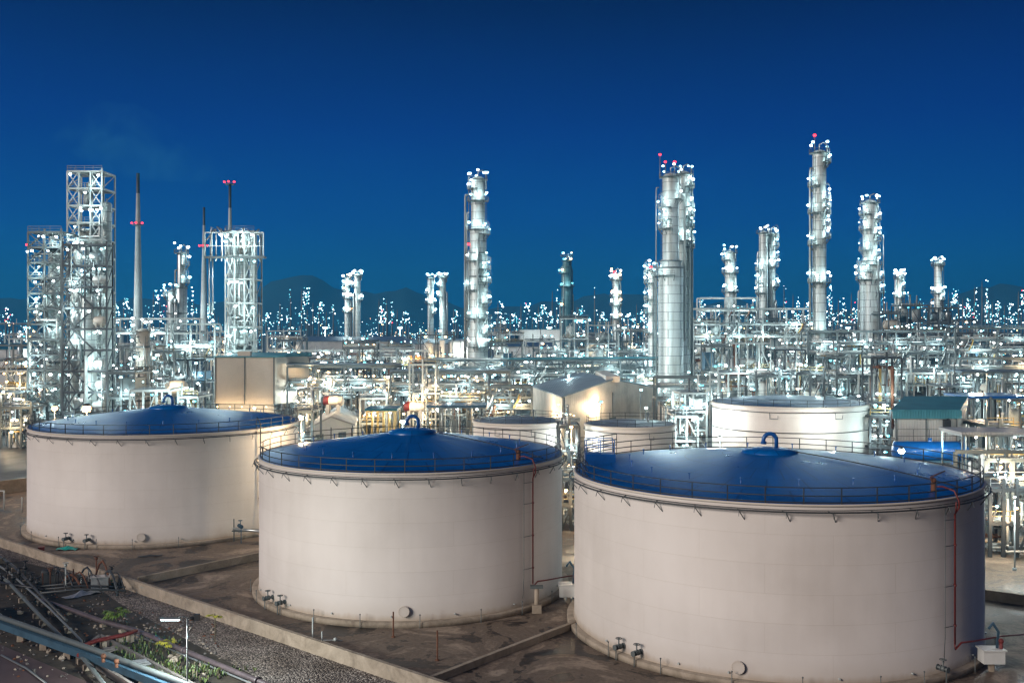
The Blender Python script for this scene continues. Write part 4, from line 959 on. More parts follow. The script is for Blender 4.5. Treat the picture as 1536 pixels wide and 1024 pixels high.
rack(1038, 1215, 300, Zat(463, 300), [Zat(505, 300), Zat(487, 300)], 'high elevated pipe bridge running from the twin column to the tallest column', 66, None, lamps=9, plamps=4, bays=5, dy=7, steel='pale_steel')
rack(1050, 1135, 318, Zat(447, 318), [Zat(466, 318)], 'topmost short pipe bridge behind the right side of the twin column', 67, None, lamps=4, plamps=2, bays=2, steel='pale_steel')
rack(1212, 1432, 262, Zat(497, 262), [Zat(516, 262), Zat(530, 262)], 'long dark-decked pipe bridge wrapped around the tallest column', 68, None, lamps=12, plamps=4, bays=5, dy=6, steel='grey_steel')
rack(1214, 1440, 246, Zat(549, 246), [Zat(566, 246), Zat(577, 246)], 'cross-braced pipe bridge below the long dark-decked one', 69, None, True, lamps=10, plamps=3, bays=6)
rack(1433, 1560, 250, Zat(492, 250), [Zat(510, 250), Zat(528, 250)], 'pipe bridge leaving the picture at the right edge, upper', 70, 'slate_roof', lamps=8, plamps=2)
rack(1440, 1570, 222, Zat(538, 222), [Zat(552, 222)], 'pipe bridge leaving the picture at the right edge, lower', 71, None, lamps=7, plamps=2, lk=('cool', 'warm'))
rack(170, 300, 285, Zat(478, 285), [Zat(500, 285), Zat(525, 285)], 'pipe bridge right of the tallest lattice tower', 72, None, lamps=8, plamps=3, steel='pale_steel')
rack(250, 322, 262, Zat(486, 262), [Zat(520, 262)], 'pipe bridge at the foot of the boxy open-frame tower', 73, None, lamps=6, plamps=3, steel='pale_steel')
rack(-60, 60, 300, Zat(518, 300), [Zat(540, 300), Zat(560, 300)], 'pipe bridge entering from the left edge behind the short lattice tower', 74, None, lamps=9, plamps=2, lk=('cool', 'warm'))
rack(400, 640, 340, Zat(526, 340), [Zat(538, 340)], 'distant white pipe bridge behind the roofed pair, centre left', 75, None, lamps=12, plamps=4, steel='pale_steel')
rack(800, 1000, 360, Zat(512, 360), [Zat(526, 360)], 'distant pipe bridge with two decks behind the trussed one', 76, None, lamps=9, plamps=3)
rack(735, 798, 205, Zat(580, 205), [Zat(596, 205), Zat(612, 205)], 'near pipe bridge left of the gabled warehouse', 77, None, True, lamps=6, plamps=2, lk=('cool', 'warm', 'white'))
rack(1478, 1600, 118, Zat(690, 118), [Zat(725, 118), Zat(765, 118)], 'nearest pipe bridge at the right edge beside the largest tank', 78, None, lamps=5, plamps=3, lk=('warm', 'white'), bays=3, dy=8, watt=2400)
rack(1470, 1560, 175, Zat(650, 175), [Zat(680, 175), Zat(705, 175)], 'second pipe bridge at the right edge beside the elevated cabin', 79, None, lamps=6, plamps=3, lk=('cool', 'white'), watt=1500)

# ------------------------------------------------------------------ process structures filling the plant, row by row
DESC = ['lamp-lit steel structure full of vessels', 'steel structure tangled with pipes', 'steel structure holding silver drums', 'open frame with straight pipes', 'decked frame with vessels and lamps']
rows = [  # (px, depth, y_top, width px, levels, kinds)
 (20, 262, 556, 62, 3), (-8, 230, 590, 60, 2), (24, 205, 612, 46, 2), (190, 262, 520, 42, 4), (238, 240, 528, 46, 3), (182, 205, 560, 40, 3), (225, 190, 586, 60, 2),
 (286, 250, 540, 44, 3), (282, 196, 596, 30, 2), (430, 300, 540, 46, 2), (452, 262, 560, 30, 3), (462, 215, 585, 30, 3), (455, 168, 618, 26, 2),
 (500, 300, 545, 60, 2), (560, 285, 553, 60, 2), (604, 275, 548, 30, 2), (545, 258, 575, 80, 1), (505, 212, 596, 44, 2), (560, 205, 598, 40, 2), (480, 240, 580, 40, 2), (660, 275, 560, 60, 2), (700, 255, 575, 50, 2), (640, 212, 590, 40, 2), (690, 205, 600, 60, 1), (750, 222, 590, 44, 2),
 (748, 345, 492, 22, 4), (790, 300, 552, 50, 2), (830, 330, 530, 50, 2), (862, 345, 478, 40, 4), (905, 350, 488, 46, 4), (945, 345, 497, 40, 3), (880, 300, 545, 60, 2), (950, 300, 548, 60, 2), (968, 262, 575, 30, 2), (1012, 215, 612, 26, 2), (1040, 205, 590, 40, 3),
 (1060, 300, 482, 40, 5), (1110, 320, 470, 46, 5), (1170, 325, 478, 48, 5), (1195, 300, 492, 36, 4), (1075, 262, 520, 46, 3), (1130, 262, 515, 52, 3), (1185, 255, 525, 46, 3), (1100, 222, 560, 46, 2), (1160, 215, 565, 52, 2), (1215, 212, 560, 40, 2),
 (1255, 320, 500, 44, 4), (1285, 285, 520, 46, 3), (1340, 320, 470, 42, 5), (1372, 325, 458, 44, 6), (1415, 330, 462, 46, 6), (1350, 280, 500, 50, 4), (1400, 275, 505, 46, 4), (1440, 290, 500, 36, 4), (1280, 225, 565, 50, 2), (1335, 215, 562, 50, 2), (1392, 222, 560, 52, 2), (1440, 185, 580, 40, 2),
 (1480, 300, 500, 46, 3), (1525, 290, 520, 44, 3), (1490, 240, 560, 50, 2), (1530, 230, 575, 40, 2), (1500, 150, 640, 40, 2), (1530, 190, 600, 40, 2),
 (854, 150, 640, 30, 2), (856, 122, 720, 26, 2), (1030, 180, 625, 34, 2), (1320, 165, 625, 30, 2), (1515, 108, 735, 60, 2), (1510, 135, 690, 56, 2)]
rg0 = random.Random(99)
for i, (px, d, yt, wpx, lv) in enumerate(rows):
    warm = (px < 60 or 420 < px < 860 and d < 270 or px > 1460 and d < 200)
    near = d < 160
    block(px, d, wpx*d/F, rg0.uniform(6, 10), Zat(yt, d), lv, 3 if wpx > 40 else 2, ['', 'single-deck ', 'two-deck ', 'three-deck ', 'four-deck ', 'five-deck ', 'six-deck '][lv]+DESC[(i*7+lv) % len(DESC)], 500+i, rg0.choice(('grey_steel', 'pale_steel', 'dark_steel', 'grey_steel')), lamps=5 if near else 12, plamps=2,
          lk=('warm', 'white', 'cool') if warm else ('cool', 'white', 'cool', 'teal'), watt=900 if near else 1900)
rg0 = random.Random(23)
for i in range(34):
    px = rg0.choice((rg0.uniform(-20, 300), rg0.uniform(440, 1000), rg0.uniform(1030, 1560), rg0.uniform(1030, 1560))); d = rg0.uniform(205, 390)
    if 300 < px < 450 or 800 < px < 1000 and d < 270 or 455 < px < 600 and d < 240: d = rg0.uniform(300, 390)
    yt = (rg0.uniform(478, 520) if px > 1030 and px < 1460 else rg0.uniform(510, 548)) if d > 290 else rg0.uniform(535, 580)
    block(px, d, rg0.uniform(26, 50)*d/F, rg0.uniform(5, 8), Zat(yt, d), rg0.choice((2, 3, 4)) if d > 290 else 2, 2, rg0.choice(('slim ', 'cramped ', 'wide '))+DESC[i % len(DESC)], 1300+i, rg0.choice(('grey_steel', 'pale_steel', 'dark_steel')), lamps=10, plamps=1, lk=('cool', 'white', 'teal', 'warm') if px < 900 else ('cool', 'white', 'teal'), watt=2300)
# second, farther belt
rg0 = random.Random(17); k = 0
for d, y0_, y1_, n in ((400, 500, 520, 15), (480, 497, 512, 15), (600, 488, 503, 17)):
    for i in range(n):
        px = -10+1556*(i+rg0.uniform(.2, .8))/n; yt = rg0.uniform(y0_, y1_)
        if 1030 < px < 1460 or px < 180: yt -= 8
        if 435 < px < 840 and d > 450: continue
        block(px, d, rg0.uniform(34, 60)*d/F, 10, Zat(yt, d), 2, 2, DESC[(i*3+int(d/100)) % len(DESC)], 900+k, rg0.choice(('grey_steel', 'pale_steel')), .8, lamps=8, plamps=1, lk=('cool', 'white', 'cool', 'teal', 'warm'), watt=6500, name='far_process_structure', group='far process structures'); k += 1

# ------------------------------------------------------------------ street lamps and low things standing between
sl_me = {}
def street_lamp(px, d, h, kind, label, lit=0):
    x = (px-HX)*d/F; T = thing('street_lamp', (x, d, 0), label, 'street lamp', 'street lamps across the plant')
    if 'pole' not in sl_me:
        b = MB(); b.cyl((0, 0, 0), (0, 0, 8), .09, 6, r2=.06); b.tube([(0, 0, 7.8), (0, -.3, 8.1), (0, -1.2, 8.2)], .05, 5); o = b.build('pole', 'galv'); sl_me['pole'] = o.data; bpy.data.objects.remove(o)
    o = bpy.data.objects.new('pole', sl_me['pole']); COL.objects.link(o); o.parent = T; o.scale = (1+d/500, 1+d/500, h/8)
    bulb(T, (x, d-1.2, h+.1), .0012*d+.05, kind, 'lamp_head')
    if lit: light(T, (x, d-1.4, h-.5), kind if kind != 'teal' else 'cool', lit)
rg0 = random.Random(31)
for i in range(150):
    px = rg0.uniform(-10, 1546); d = rg0.choice((200, 250, 300, 360, 430, 520, 640))*rg0.uniform(.9, 1.1); kd = rg0.choice(('cool', 'cool', 'white', 'teal', 'warm'))
    street_lamp(px, d, rg0.uniform(7, 13), kd, auto({'cool': 'cool white', 'white': 'bright white', 'teal': 'dim teal', 'warm': 'warm orange'}[kd]+' street lamp', px, d), 3000 if i % 3 == 0 and d > 240 else 0)

# ------------------------------------------------------------------ far refinery units dotted with lights, like lit fir trees on the horizon
def far_unit(px, d, ytop, wpx, nb, seed, spires=2, red=False, label=None, ybase=484):
    rg = random.Random(seed); s_ = d/F; b = MB(); cx = (px-HX)*s_; zt = Zat(ytop, d); r = .0005*d
    for k in range(spires):
        x = cx+(k-(spires-1)/2)*wpx*s_*.25; zz = zt*(1 if k == 0 else rg.uniform(.6, .9)); b.lathe([(1.5*s_*1.0, 0), (1.2*s_, zz*.6), (.6*s_, zz*.93), (.01, zz+.5)], 8, (x, d, 0), 0)
    for k in range(3):
        x = cx+rg.uniform(-.45, .45)*wpx*s_; h = zt*rg.uniform(.2, .45); ww = rg.uniform(3, 8)*s_; b.span((x-ww/2, d+2, 0), (x+ww/2, d+12, h), 1)
        for q in (x-ww/2, x+ww/2): b.beam((q, d+1, 0), (q, d+1, h*1.25), .4*s_+.2)
    zlo = Zat(ybase, d)
    mode = rg.randrange(3); xsx = [rg.uniform(-.5, .5)*wpx for _ in range(4)]
    for i in range(nb):
        t = rg.random()**1.35; z = zlo+(zt-zlo)*t; hw = wpx*.5*(1-t)**.8+1.2; x = cx+rg.gauss(0, .45)*hw*s_
        if mode == 1: j = rg.randrange(4); t = rg.random()*(1, .8, .55, .4)[j]; z = zlo+(zt-zlo)*t; x = cx+((0 if j == 0 else xsx[j])+rg.choice((-1.2, 0, 1.2)))*s_
        if mode == 2: t = (round(rg.random()*5)/5+rg.uniform(-.09, .09)); t = min(1, max(0, t)); z = zlo+(zt-zlo)*t; x = cx+rg.uniform(-.5, .5)*wpx*(1 if t < .55 else .3)*s_
        rr = r*rg.uniform(.3, 1.2)
        b.ball((x, d-rg.uniform(2, 6), max(2, z)), rr, rg.choice((2, 2, 3, 4, 4, 5 if red and rg.random() < .5 else 3)), 6)
    return b.build('far_refinery_unit', ['grey_steel', 'slate_roof', 'lamp_cool', 'lamp_white', 'lamp_teal', 'lamp_red' if red else 'lamp_warm'], None, (cx, d, 0), label or auto('cluster of distant lights on a far refinery unit', px, d), 'refinery unit', 'far refinery units along the horizon')
FU = [(14, 462, 20, 18), (60, 430, 8, 9), (120, 462, 34, 30), (176, 455, 20, 20), (192, 448, 26, 26), (240, 436, 40, 46), (290, 430, 46, 52), (322, 452, 22, 20), (404, 470, 20, 16), (420, 452, 8, 8), (436, 434, 12, 14), (461, 432, 34, 46), (484, 452, 22, 24), (500, 456, 10, 9), (575, 448, 26, 26), (588, 448, 32, 30), (609, 466, 18, 16),
      (684, 462, 14, 12), (752, 452, 20, 20), (772, 470, 26, 20), (790, 455, 34, 30), (815, 458, 30, 34), (835, 435, 26, 22), (872, 458, 26, 28), (892, 432, 8, 6), (904, 468, 18, 14), (942, 470, 26, 20), (960, 455, 20, 20), (1052, 450, 30, 24), (1128, 462, 20, 14), (1176, 428, 12, 16), (1196, 440, 26, 30), (1212, 452, 22, 26), (1244, 428, 20, 40), (1263, 447, 22, 26), (1283, 438, 24, 26),
      (1322, 438, 18, 20), (1360, 430, 14, 12), (1380, 448, 24, 26), (1430, 434, 30, 44), (1450, 446, 24, 30), (1462, 428, 8, 12), (1478, 419, 20, 34), (1494, 452, 22, 26), (1512, 456, 22, 30), (1532, 436, 18, 34)]
OL = ['', 'dense ', 'sparse ', 'tall thin ', 'low broad ', 'bright ', 'faint ']
for i, (px, yt, wp, nb) in enumerate(FU):
    far_unit(px, (900, 1150, 1400, 1050)[i % 4], yt, wp, int(nb*1.4), 3000+i, 1 if wp < 14 else 3, i % 5 == 0, auto(('tall thin' if wp < 14 else 'dense' if nb > 29 else 'small')+' light cluster', px, 700))
# uncountable lights scattered low over the far plain: one mass
b = MB(); rg = random.Random(77)
for i in range(4200):
    d = rg.uniform(560, 2900); px = rg.uniform(-40, 1580); x = (px-HX)*d/F; z = rg.uniform(3, 14) if rg.random() < .8 else rg.uniform(14, 38); r = .00036*d*rg.uniform(.5, 1.25)
    b.ball((x, d, z), r, rg.choice((0, 0, 1, 2, 2, 2, 3)), 6)
b.build('distant_lights', ['lamp_cool', 'lamp_white', 'lamp_teal', 'lamp_warm'], kind='stuff', label='many tiny lights scattered over the far plain under the hills')
# big soft illumination of the far plain comes from its own high mast lamps
for i in range(14):
    px = 40+i*112; d = (520, 700, 860)[i % 3]; x = (px-HX)*d/F; T = thing('mast_lamp', (x, d, 0), auto('high mast floodlight', px, 660), 'mast lamp', 'high mast lamps over the far plain')
    MB().cyl((x, d, 0), (x, d, 24), .4, 8, r2=.2).build('pole', 'galv', T)
    for q in (-1.2, 0, 1.2): bulb(T, (x+q, d, 24.6), .0011*d, 'cool', 'lamp_head')
    light(T, (x, d-1, 23), 'cool', 20000)
# ------------------------------------------------------------------ dykes round the tanks
def dyke(label, pts, h, t, mat='concrete', h0=0.):
    b = MB(); n = len(pts)
    offs = []
    for i, p in enumerate(pts):
        d = (pts[min(i+1, n-1)]-pts[max(i-1, 0)]).normalized(); offs.append(Vector((-d.y, d.x, 0))*t/2)
    for p, o in zip(pts, offs):
        for s_ in (-1, 1):
            for z in (0, h): b.v.append(Vector((p.x+o.x*s_, p.y+o.y*s_, z)))
    for i in range(n-1):
        k = 4*i; 
        for q in ((k, k+4, k+5, k+1), (k+3, k+7, k+6, k+2), (k+1, k+5, k+7, k+3)): b.face(q)
    b.face((0, 1, 3, 2)); k = 4*(n-1); b.face((k, k+2, k+3, k+1))
    T = b.build('dyke_wall', mat, None, pts[n//2], label, 'wall', 'concrete dyke walls round the tanks'); return T
def sub(p, q, n): return [p+(q-p)*i/n for i in range(n+1)]
wz = 1.1
w0, w1, w2 = G(-260, 733, 0), G(183, 880, 0), G(760, 1078, 0)
dyke('long pale concrete dyke wall running across the foreground to the bottom edge', [w1, w2, w2+(w2-w1)*.7], 1.05, .34)
dyke('concrete dyke wall at the left edge in front of the left tank', [w0, G(188, 882)+Vector((-.6, .7, 0))], .95, .34)
dyke('low concrete dyke wall between the left tank and the middle tank', [w1+Vector((1.2, .8, 0)), G(392, 838), G(560, 790)], .75, .3)
dyke('low concrete dyke wall between the middle tank and the largest tank', [G(648, 1024), G(868, 938), G(1060, 868)], .5, .34)
dyke('pale concrete boundary wall left of the left tank', [G(-60, 748), G(60, 733)], 1.9, .3)
dyke('concrete dyke wall at the right edge behind the largest tank', [G(1440, 893), G(1640, 921)], .9, .5)
# ------------------------------------------------------------------ foreground pipes
def path(pts, z): return [G(px, py, z) for px, py in pts]
def long_pipe(label, pts, z, r, mat, sup=6., name='ground_pipe'):
    P = path(pts, z); T = thing(name, (P[0].x, P[0].y, 0), label, 'pipe', 'pipes on the ground outside the dyke'); MB().tube(P, r, 12).build('pipe', mat, T)
    b = MB(); k = 0; col = 0.
    for p, q in zip(P, P[1:]):
        L = (q-p).length; n = int(L/sup)
        d = (q-p).normalized()
        for i in range(n+1):
            m_ = p+d*min(L, i*sup+.5); c = MB(); c.box((m_.x, m_.y, (z-r)/2), (.35, .5, z-r), 0, math.atan2(d.y, d.x)); c.build('support', 'concrete', T)
            if i % 2: c = MB(); c.cyl(m_+d*.8, m_+d*.95, r*1.5, 14); c.build('flange', mat, T)
    return T
P = path([(-40, 905), (0, 935), (140, 985), (300, 1046), (420, 1095)], .75)
T = thing('pipe_trough', (P[1].x, P[1].y, 0), 'thick blue-grey steel beam with a grey pipe on top at the lower left', 'beam', None)
b = MB()
for p, q in zip(P, P[1:]): b.beam(p, q, .62, .5)
b.build('beam', 'blue_beam', T); MB().tube([p+Vector((.1, .1, .46)) for p in P], .2, 12).build('pipe', 'grey_steel', T)
for t in (.25, .5, .75):
    for p, q in zip(P, P[1:]): m_ = p+(q-p)*t; c = MB(); c.box((m_.x, m_.y, .24), (.5, .5, .46)); c.build('support', 'concrete', T)
for px, py in ((155, 992), (175, 1000)): q = G(px, py, 1.2); c = MB(); c.cyl(q, q+Vector((0, 0, .35)), .13, 8); c.ball(q+Vector((0, 0, .4)), .2, 0, 8); c.build('clamp', 'rust', T)
long_pipe('grey ground pipe nearest the blue-grey beam at the lower left', [(-30, 842), (12, 872), (62, 925), (128, 990), (160, 1030)], .55, .15, 'grey_steel')
long_pipe('thin pale ground pipe second from the blue-grey beam', [(-30, 830), (14, 858), (75, 912), (122, 960), (128, 988)], .5, .09, 'galv')
long_pipe('dark ground pipe third from the blue-grey beam', [(-20, 820), (20, 848), (58, 888), (100, 930)], .6, .12, 'dark_steel')
long_pipe('long purple-grey ground pipe running to the bottom edge', [(62, 900), (100, 912), (150, 930), (178, 938), (205, 945), (300, 985), (400, 1026), (480, 1060)], .42, .19, 'purple_pipe')
long_pipe('thin silver pipe lying along the long purple-grey pipe', [(205, 952), (300, 992), (398, 1033), (470, 1063)], .2, .07, 'silver_jacket')
long_pipe('dark red bent pipe over the concrete trough at the lower left', [(118, 982), (126, 967), (145, 960), (170, 955), (188, 951), (205, 945)], .7, .15, 'red_paint', 20.)
for k, pts in enumerate(([(2, 983), (40, 1003), (75, 1030)], [(0, 990), (34, 1010), (60, 1034)])):
    P = path(pts, .016+.06*k); b = MB(); 
    if k == 0: b.tube([p+Vector((0, 0, .06)) for p in P], .07, 8); b.build('kerb_pipe', 'galv', None, P[0], 'thin pale pipe lying along the road edge at the bottom left', 'pipe')
# concrete trough with openings
P = [G(118, 985), G(150, 960), G(300, 1040), G(262, 1075)]
b = MB(); 
for p, q in zip(P, P[1:]+P[:1]): b.beam(p+Vector((0, 0, .25)), q+Vector((0, 0, .25)), .22, .5)
T = b.build('concrete_trough', 'slab', None, P[0], 'grey concrete trough beside the blue-grey beam at the lower left', 'trough')
for i, (px, py, s_) in enumerate(((205, 995, 1.6), (232, 1012, 1.3), (160, 975, 1.2))):
    p = G(px, py, .55); b = MB(); b.box(p, (s_, s_*.8, .08), 0, .7+i*.2); b.box(p+Vector((.1, .1, .12)), (s_*.7, s_*.5, .08), 0, .5); b.build('trough_cover', 'slab' if i else 'silver_sheet', T)
# pipe manifold by the dyke corner
T = thing('pipe_manifold', G(120, 875), 'rusty pipe manifold with arched hoses and valves by the dyke corner', 'manifold', None)
rg = random.Random(12)
for k in range(9):
    a = G(70+k*12, 868+rg.uniform(-6, 8), .3); c = G(100+k*11, 884+rg.uniform(-6, 8), .3); hh = rg.uniform(1., 2.1)
    P = [a]+[a+(c-a)*t+Vector((0, 0, hh*math.sin(PI*t))) for t in (.12, .3, .5, .7, .88)]+[c]; MB().tube(P, rg.choice((.06, .09, .12)), 8).build('hose', rg.choice(('rust', 'near_black', 'dark_steel')), T)
for k in range(11):
    px = 64+k*11.5; p = G(px, 878+rg.uniform(-8, 8)); h = rg.uniform(.9, 2.4); b = MB(); b.cyl(p, p+Vector((0, 0, h)), .07, 8)
    if k % 2: b.ball(p+Vector((0, 0, h)), .17, 0, 8); b.tube([p+Vector((.25*math.cos(i*PI/5), .25*math.sin(i*PI/5), h+.2)) for i in range(10)], .03, 5, 0, True)
    b.build('valve_stem', rg.choice(('near_black', 'galv', 'pale_steel', 'rust')), T)
for z, q in ((.55, 0), (.95, 5), (.35, -5)): MB().tube([G(60, 884+q, z), G(120, 878+q, z), G(188, 880+q, z)], .09, 8).build('header', 'dark_steel', T)
b = MB(); p = G(150, 884, 0); b.box(p+Vector((0, 0, .6)), (1.5, .9, 1.2), 0, .3); b.box(p+Vector((0, 0, 1.24)), (1.7, 1.1, .08), 0, .3); b.build('cabinet', 'silver_sheet', T)
b = MB(); p = G(72, 876, 0); b.box(p+Vector((0, 0, .5)), (1.3, .8, 1.), 0, .3); b.cyl(p+Vector((-.5, 0, 1.1)), p+Vector((.5, 0, 1.1)), .35, 12); b.build('pump', 'dark_steel', T)
T = thing('valve_station', G(30, 872), 'dark valve station with handwheels on posts at the left edge', 'valves', None)
for k in range(7):
    p = G(2+k*9, 868+rg.uniform(-10, 18)); h = rg.uniform(1., 2.3); b = MB(); b.cyl(p, p+Vector((0, 0, h)), .08, 8); b.ball(p+Vector((0, 0, h*.6)), .24, 0, 8); b.tube([p+Vector((.28*math.cos(i*PI/5), .28*math.sin(i*PI/5), h)) for i in range(10)], .035, 5, 0, True)
    b.beam(p+Vector((-.28, 0, h)), p+Vector((.28, 0, h)), .04); b.build('valve', 'near_black', T)
MB().tube([G(-10, 872, .6), G(30, 878, .6), G(66, 884, .6)], .12, 8).build('header', 'near_black', T)
# silver crumpled sheet, tarps, box, stones
def crumple(name, p, sx, sy, h, mat, label, cat, seed, rz=0.):
    rg = random.Random(seed); b = MB(); n = 7; m_ = 5
    for j in range(m_):
        for i in range(n):
            u = (i/(n-1)-.5)*sx; v = (j/(m_-1)-.5)*sy; e = (1-abs(2*i/(n-1)-1))*(1-abs(2*j/(m_-1)-1)); q = Matrix.Rotation(rz, 3, 'Z') @ Vector((u+rg.uniform(-.08, .08), v+rg.uniform(-.08, .08), .03+h*(e+rg.uniform(0, .5))))
            b.v.append(p+q)
    for j in range(m_-1):
        for i in range(n-1): k = j*n+i; b.face((k, k+1, k+n+1, k+n))
    b.build(name, mat, None, p, label, cat)
crumple('metal_sheet', G(122, 893), 3.2, 1., .35, 'silver_sheet', 'crumpled silver metal sheet lying before the pipe manifold', 'sheet', 1, .9)
crumple('tarpaulin', G(101, 824), 2.2, 1., .3, 'tarp', 'turquoise tarpaulin lying in the yard before the left tank', 'tarpaulin', 2)
crumple('dark_rag', G(225, 834), 2.4, .7, .12, 'dark_steel', 'dark flattened sheet on the ground before the left tank', 'sheet', 3, .2)
p = G(62, 828); MB().box(p+Vector((0, 0, .28)), (.6, .5, .55), 0, .3).box(p+Vector((0, 0, .58)), (.68, .58, .06), 0, .3).build('red_box', 'red_paint', None, p, 'small dark red box in the yard before the left tank', 'box')
rg = random.Random(41)
for i, (px, py, r, what) in enumerate(((262, 992, .42, 'largest pale stone beside the yellow seedling at the lamp post'), (256, 985, .22, 'small stone touching the largest pale stone'), (184, 958, .45, 'pale stone at the end of the dark red bent pipe'), (75, 978, .3, 'stone lying just behind the blue-grey beam, left one'), (95, 988, .34, 'stone lying just behind the blue-grey beam, right one'), (52, 960, .25, 'small dark stone near the blue-grey beam at the lower left'), (30, 920, .3, 'stone among the ground pipes at the left edge'))):
    p = G(px, py); b = MB(); b.ball(p+Vector((0, 0, r*.3)), r, 0, 8, .6)
    b.v = [p+(v-p)*rg.uniform(.75, 1.2) for v in b.v]; b.sm = [False]*len(b.sm); b.build('stone', 'stone', None, p, what, 'stone', 'stones at the lower left')
# small posts in the yard
for i, (px, py, h, what) in enumerate(((469, 962, 1.9, 'tall white post before the middle tank beside the dyke'), (483, 970, 1.2, 'short white post with a bracket right of the tall white post'), (656, 990, 2.2, 'thin rusty pole standing in the yard before the middle tank'), (590, 955, 2., 'thin dark rod by the foot of the middle tank near the manhole'))):
    p = G(px, py); b = MB(); b.cyl(p, p+Vector((0, 0, h)), .06, 8); b.cyl(p, p+Vector((0, 0, .08)), .16, 8)
    if i == 1: b.tube([p+Vector((0, 0, .5)), p+Vector((.7, .1, .5)), p+Vector((1.5, .3, .4))], .06, 6); b.ball(p+Vector((1.0, .1, .55)), .18, 0, 6)
    b.build('yard_post', 'rust' if i > 1 else 'pale_steel', None, p, what, 'post', 'small posts in the tank yard')
p = G(805, 918); b = MB(); T = thing('pipe_support', p, 'concrete pedestal with a round column carrying the red pipe at the middle tank', 'support', None)
b.box(p+Vector((0, 0, .35)), (.8, .8, .7)); b.build('footing', 'concrete', T); b = MB(); b.cyl(p+Vector((0, 0, .7)), p+Vector((0, 0, 2.1)), .2, 12); b.build('shaft', 'concrete', T); b = MB(); b.box(p+Vector((0, 0, 2.2)), (1.1, .5, .22)); b.build('cap', 'grey_steel', T)
def foam_box(px, py, label, s_=1.):
    p = G(px, py); T = thing('foam_station', p, label, 'cabinet', 'white foam stations behind the tanks'); b = MB(); b.box(p+Vector((0, 0, 1.1*s_)), (1.5*s_, 1.*s_, .9*s_)); b.box(p+Vector((0, 0, 1.6*s_)), (1.7*s_, 1.2*s_, .1)); b.build('box', 'white_paint', T)
    b = MB(); b.beam(p, p+Vector((0, 0, .7*s_)), .3); b.build('leg', 'concrete', T)
    b = MB(); b.tube([p+Vector((.4, 0, 1.6*s_)), p+Vector((.5, 0, 2.8*s_)), p+Vector((.1, 0, 3.4*s_)), p+Vector((-.2, 0, 3.0*s_))], .1, 8); b.build('pipe', 'blue_beam', T)
    b = MB(); b.cyl(p+Vector((.6, -.2, 1.6*s_)), p+Vector((.6, -.2, 2.1*s_)), .12, 8); b.ball(p+Vector((.6, -.2, 2.2*s_)), .2, 0, 8); b.build('valve', 'red_paint', T)
foam_box(1487, 1006, 'white foam station with a blue pipe at the right foot of the largest tank', 1.)
foam_box(853, 905, 'white foam station in the gap between the middle and the largest tank', 1.1)
T = thing('pipe_platform', G(372, 812), 'small platform with valves and a silver pipe between the left and middle tanks', 'platform', None); p = G(372, 812)
b = MB(); b.box(p+Vector((0, 0, 1.3)), (3.4, 1.2, .1)); 
for q in (-1.6, 1.6): b.beam(p+Vector((q, 0, 0)), p+Vector((q, 0, 2.6)), .1)
b.build('deck', 'grey_steel', T); MB().tube([p+Vector((-1.6, -.3, 1.55)), p+Vector((4, -1.2, 1.2))], .16, 8).build('pipe', 'silver_jacket', T)
b = MB(); valve(b, p+Vector((-1, -.2, 1.9)), -1., .9); b.build('valve', 'blue_beam', T)
for i, (px, py, hh, what) in enumerate(((6, 765, 2.6, 'white bent pipe at the left edge, the taller one'), (33, 768, 1.9, 'white short post left of the left tank'))):
    p = G(px, py); b = MB(); b.tube([p, p+Vector((0, 0, hh)), p+Vector((-2.5+2.4*i, 0, hh+.05))], .1, 8); b.build('bent_pipe', 'white_paint', None, p, what, 'pipe')
# ------------------------------------------------------------------ lamp post in the foreground
p = G(281, 1052); d = p.y; T = thing('yard_lamp', p, 'slim lamp post with a glowing fluorescent tube at the lower left', 'lamp post', None)
zt = Zat(926, d); top = Vector((p.x, d, zt))
MB().cyl(p, top, .065, 10, r2=.045).build('pole', 'galv', T)
b = MB(); b.tube([top, top+Vector((-.4, 0, .12)), top+Vector((-.6, 0, .02))], .03, 6); b.tube([top+Vector((0, 0, -.1)), top+Vector((.6, 0, .0))], .03, 6); b.tube([top+Vector((0, 0, -1.)), top+Vector((.35, 0, -.5))], .02, 6); b.build('arm', 'galv', T)
a = W(240, 929, d); c = W(270, 928.5, d); b = MB(); b.span((a.x-.05, d-.10, a.z+.05), (c.x+.05, d+.1, a.z+.13)); b.build('reflector', 'galv', T)
b = MB(); b.cyl((a.x+.05, d, a.z), (c.x-.05, d, a.z), .055, 12); b.build('tube', 'tube_light', T)
b = MB(); b.box(top+Vector((.62, 0, .03)), (.34, .3, .42), 0, 0); b.cyl(top+Vector((.2, -.05, .0)), top+Vector((.45, -.1, .0)), .11, 10); b.build('floodlight', 'dark_steel', T)
light(T, (a.x-.2, d+1.0, a.z-.5), 'white', 5500)
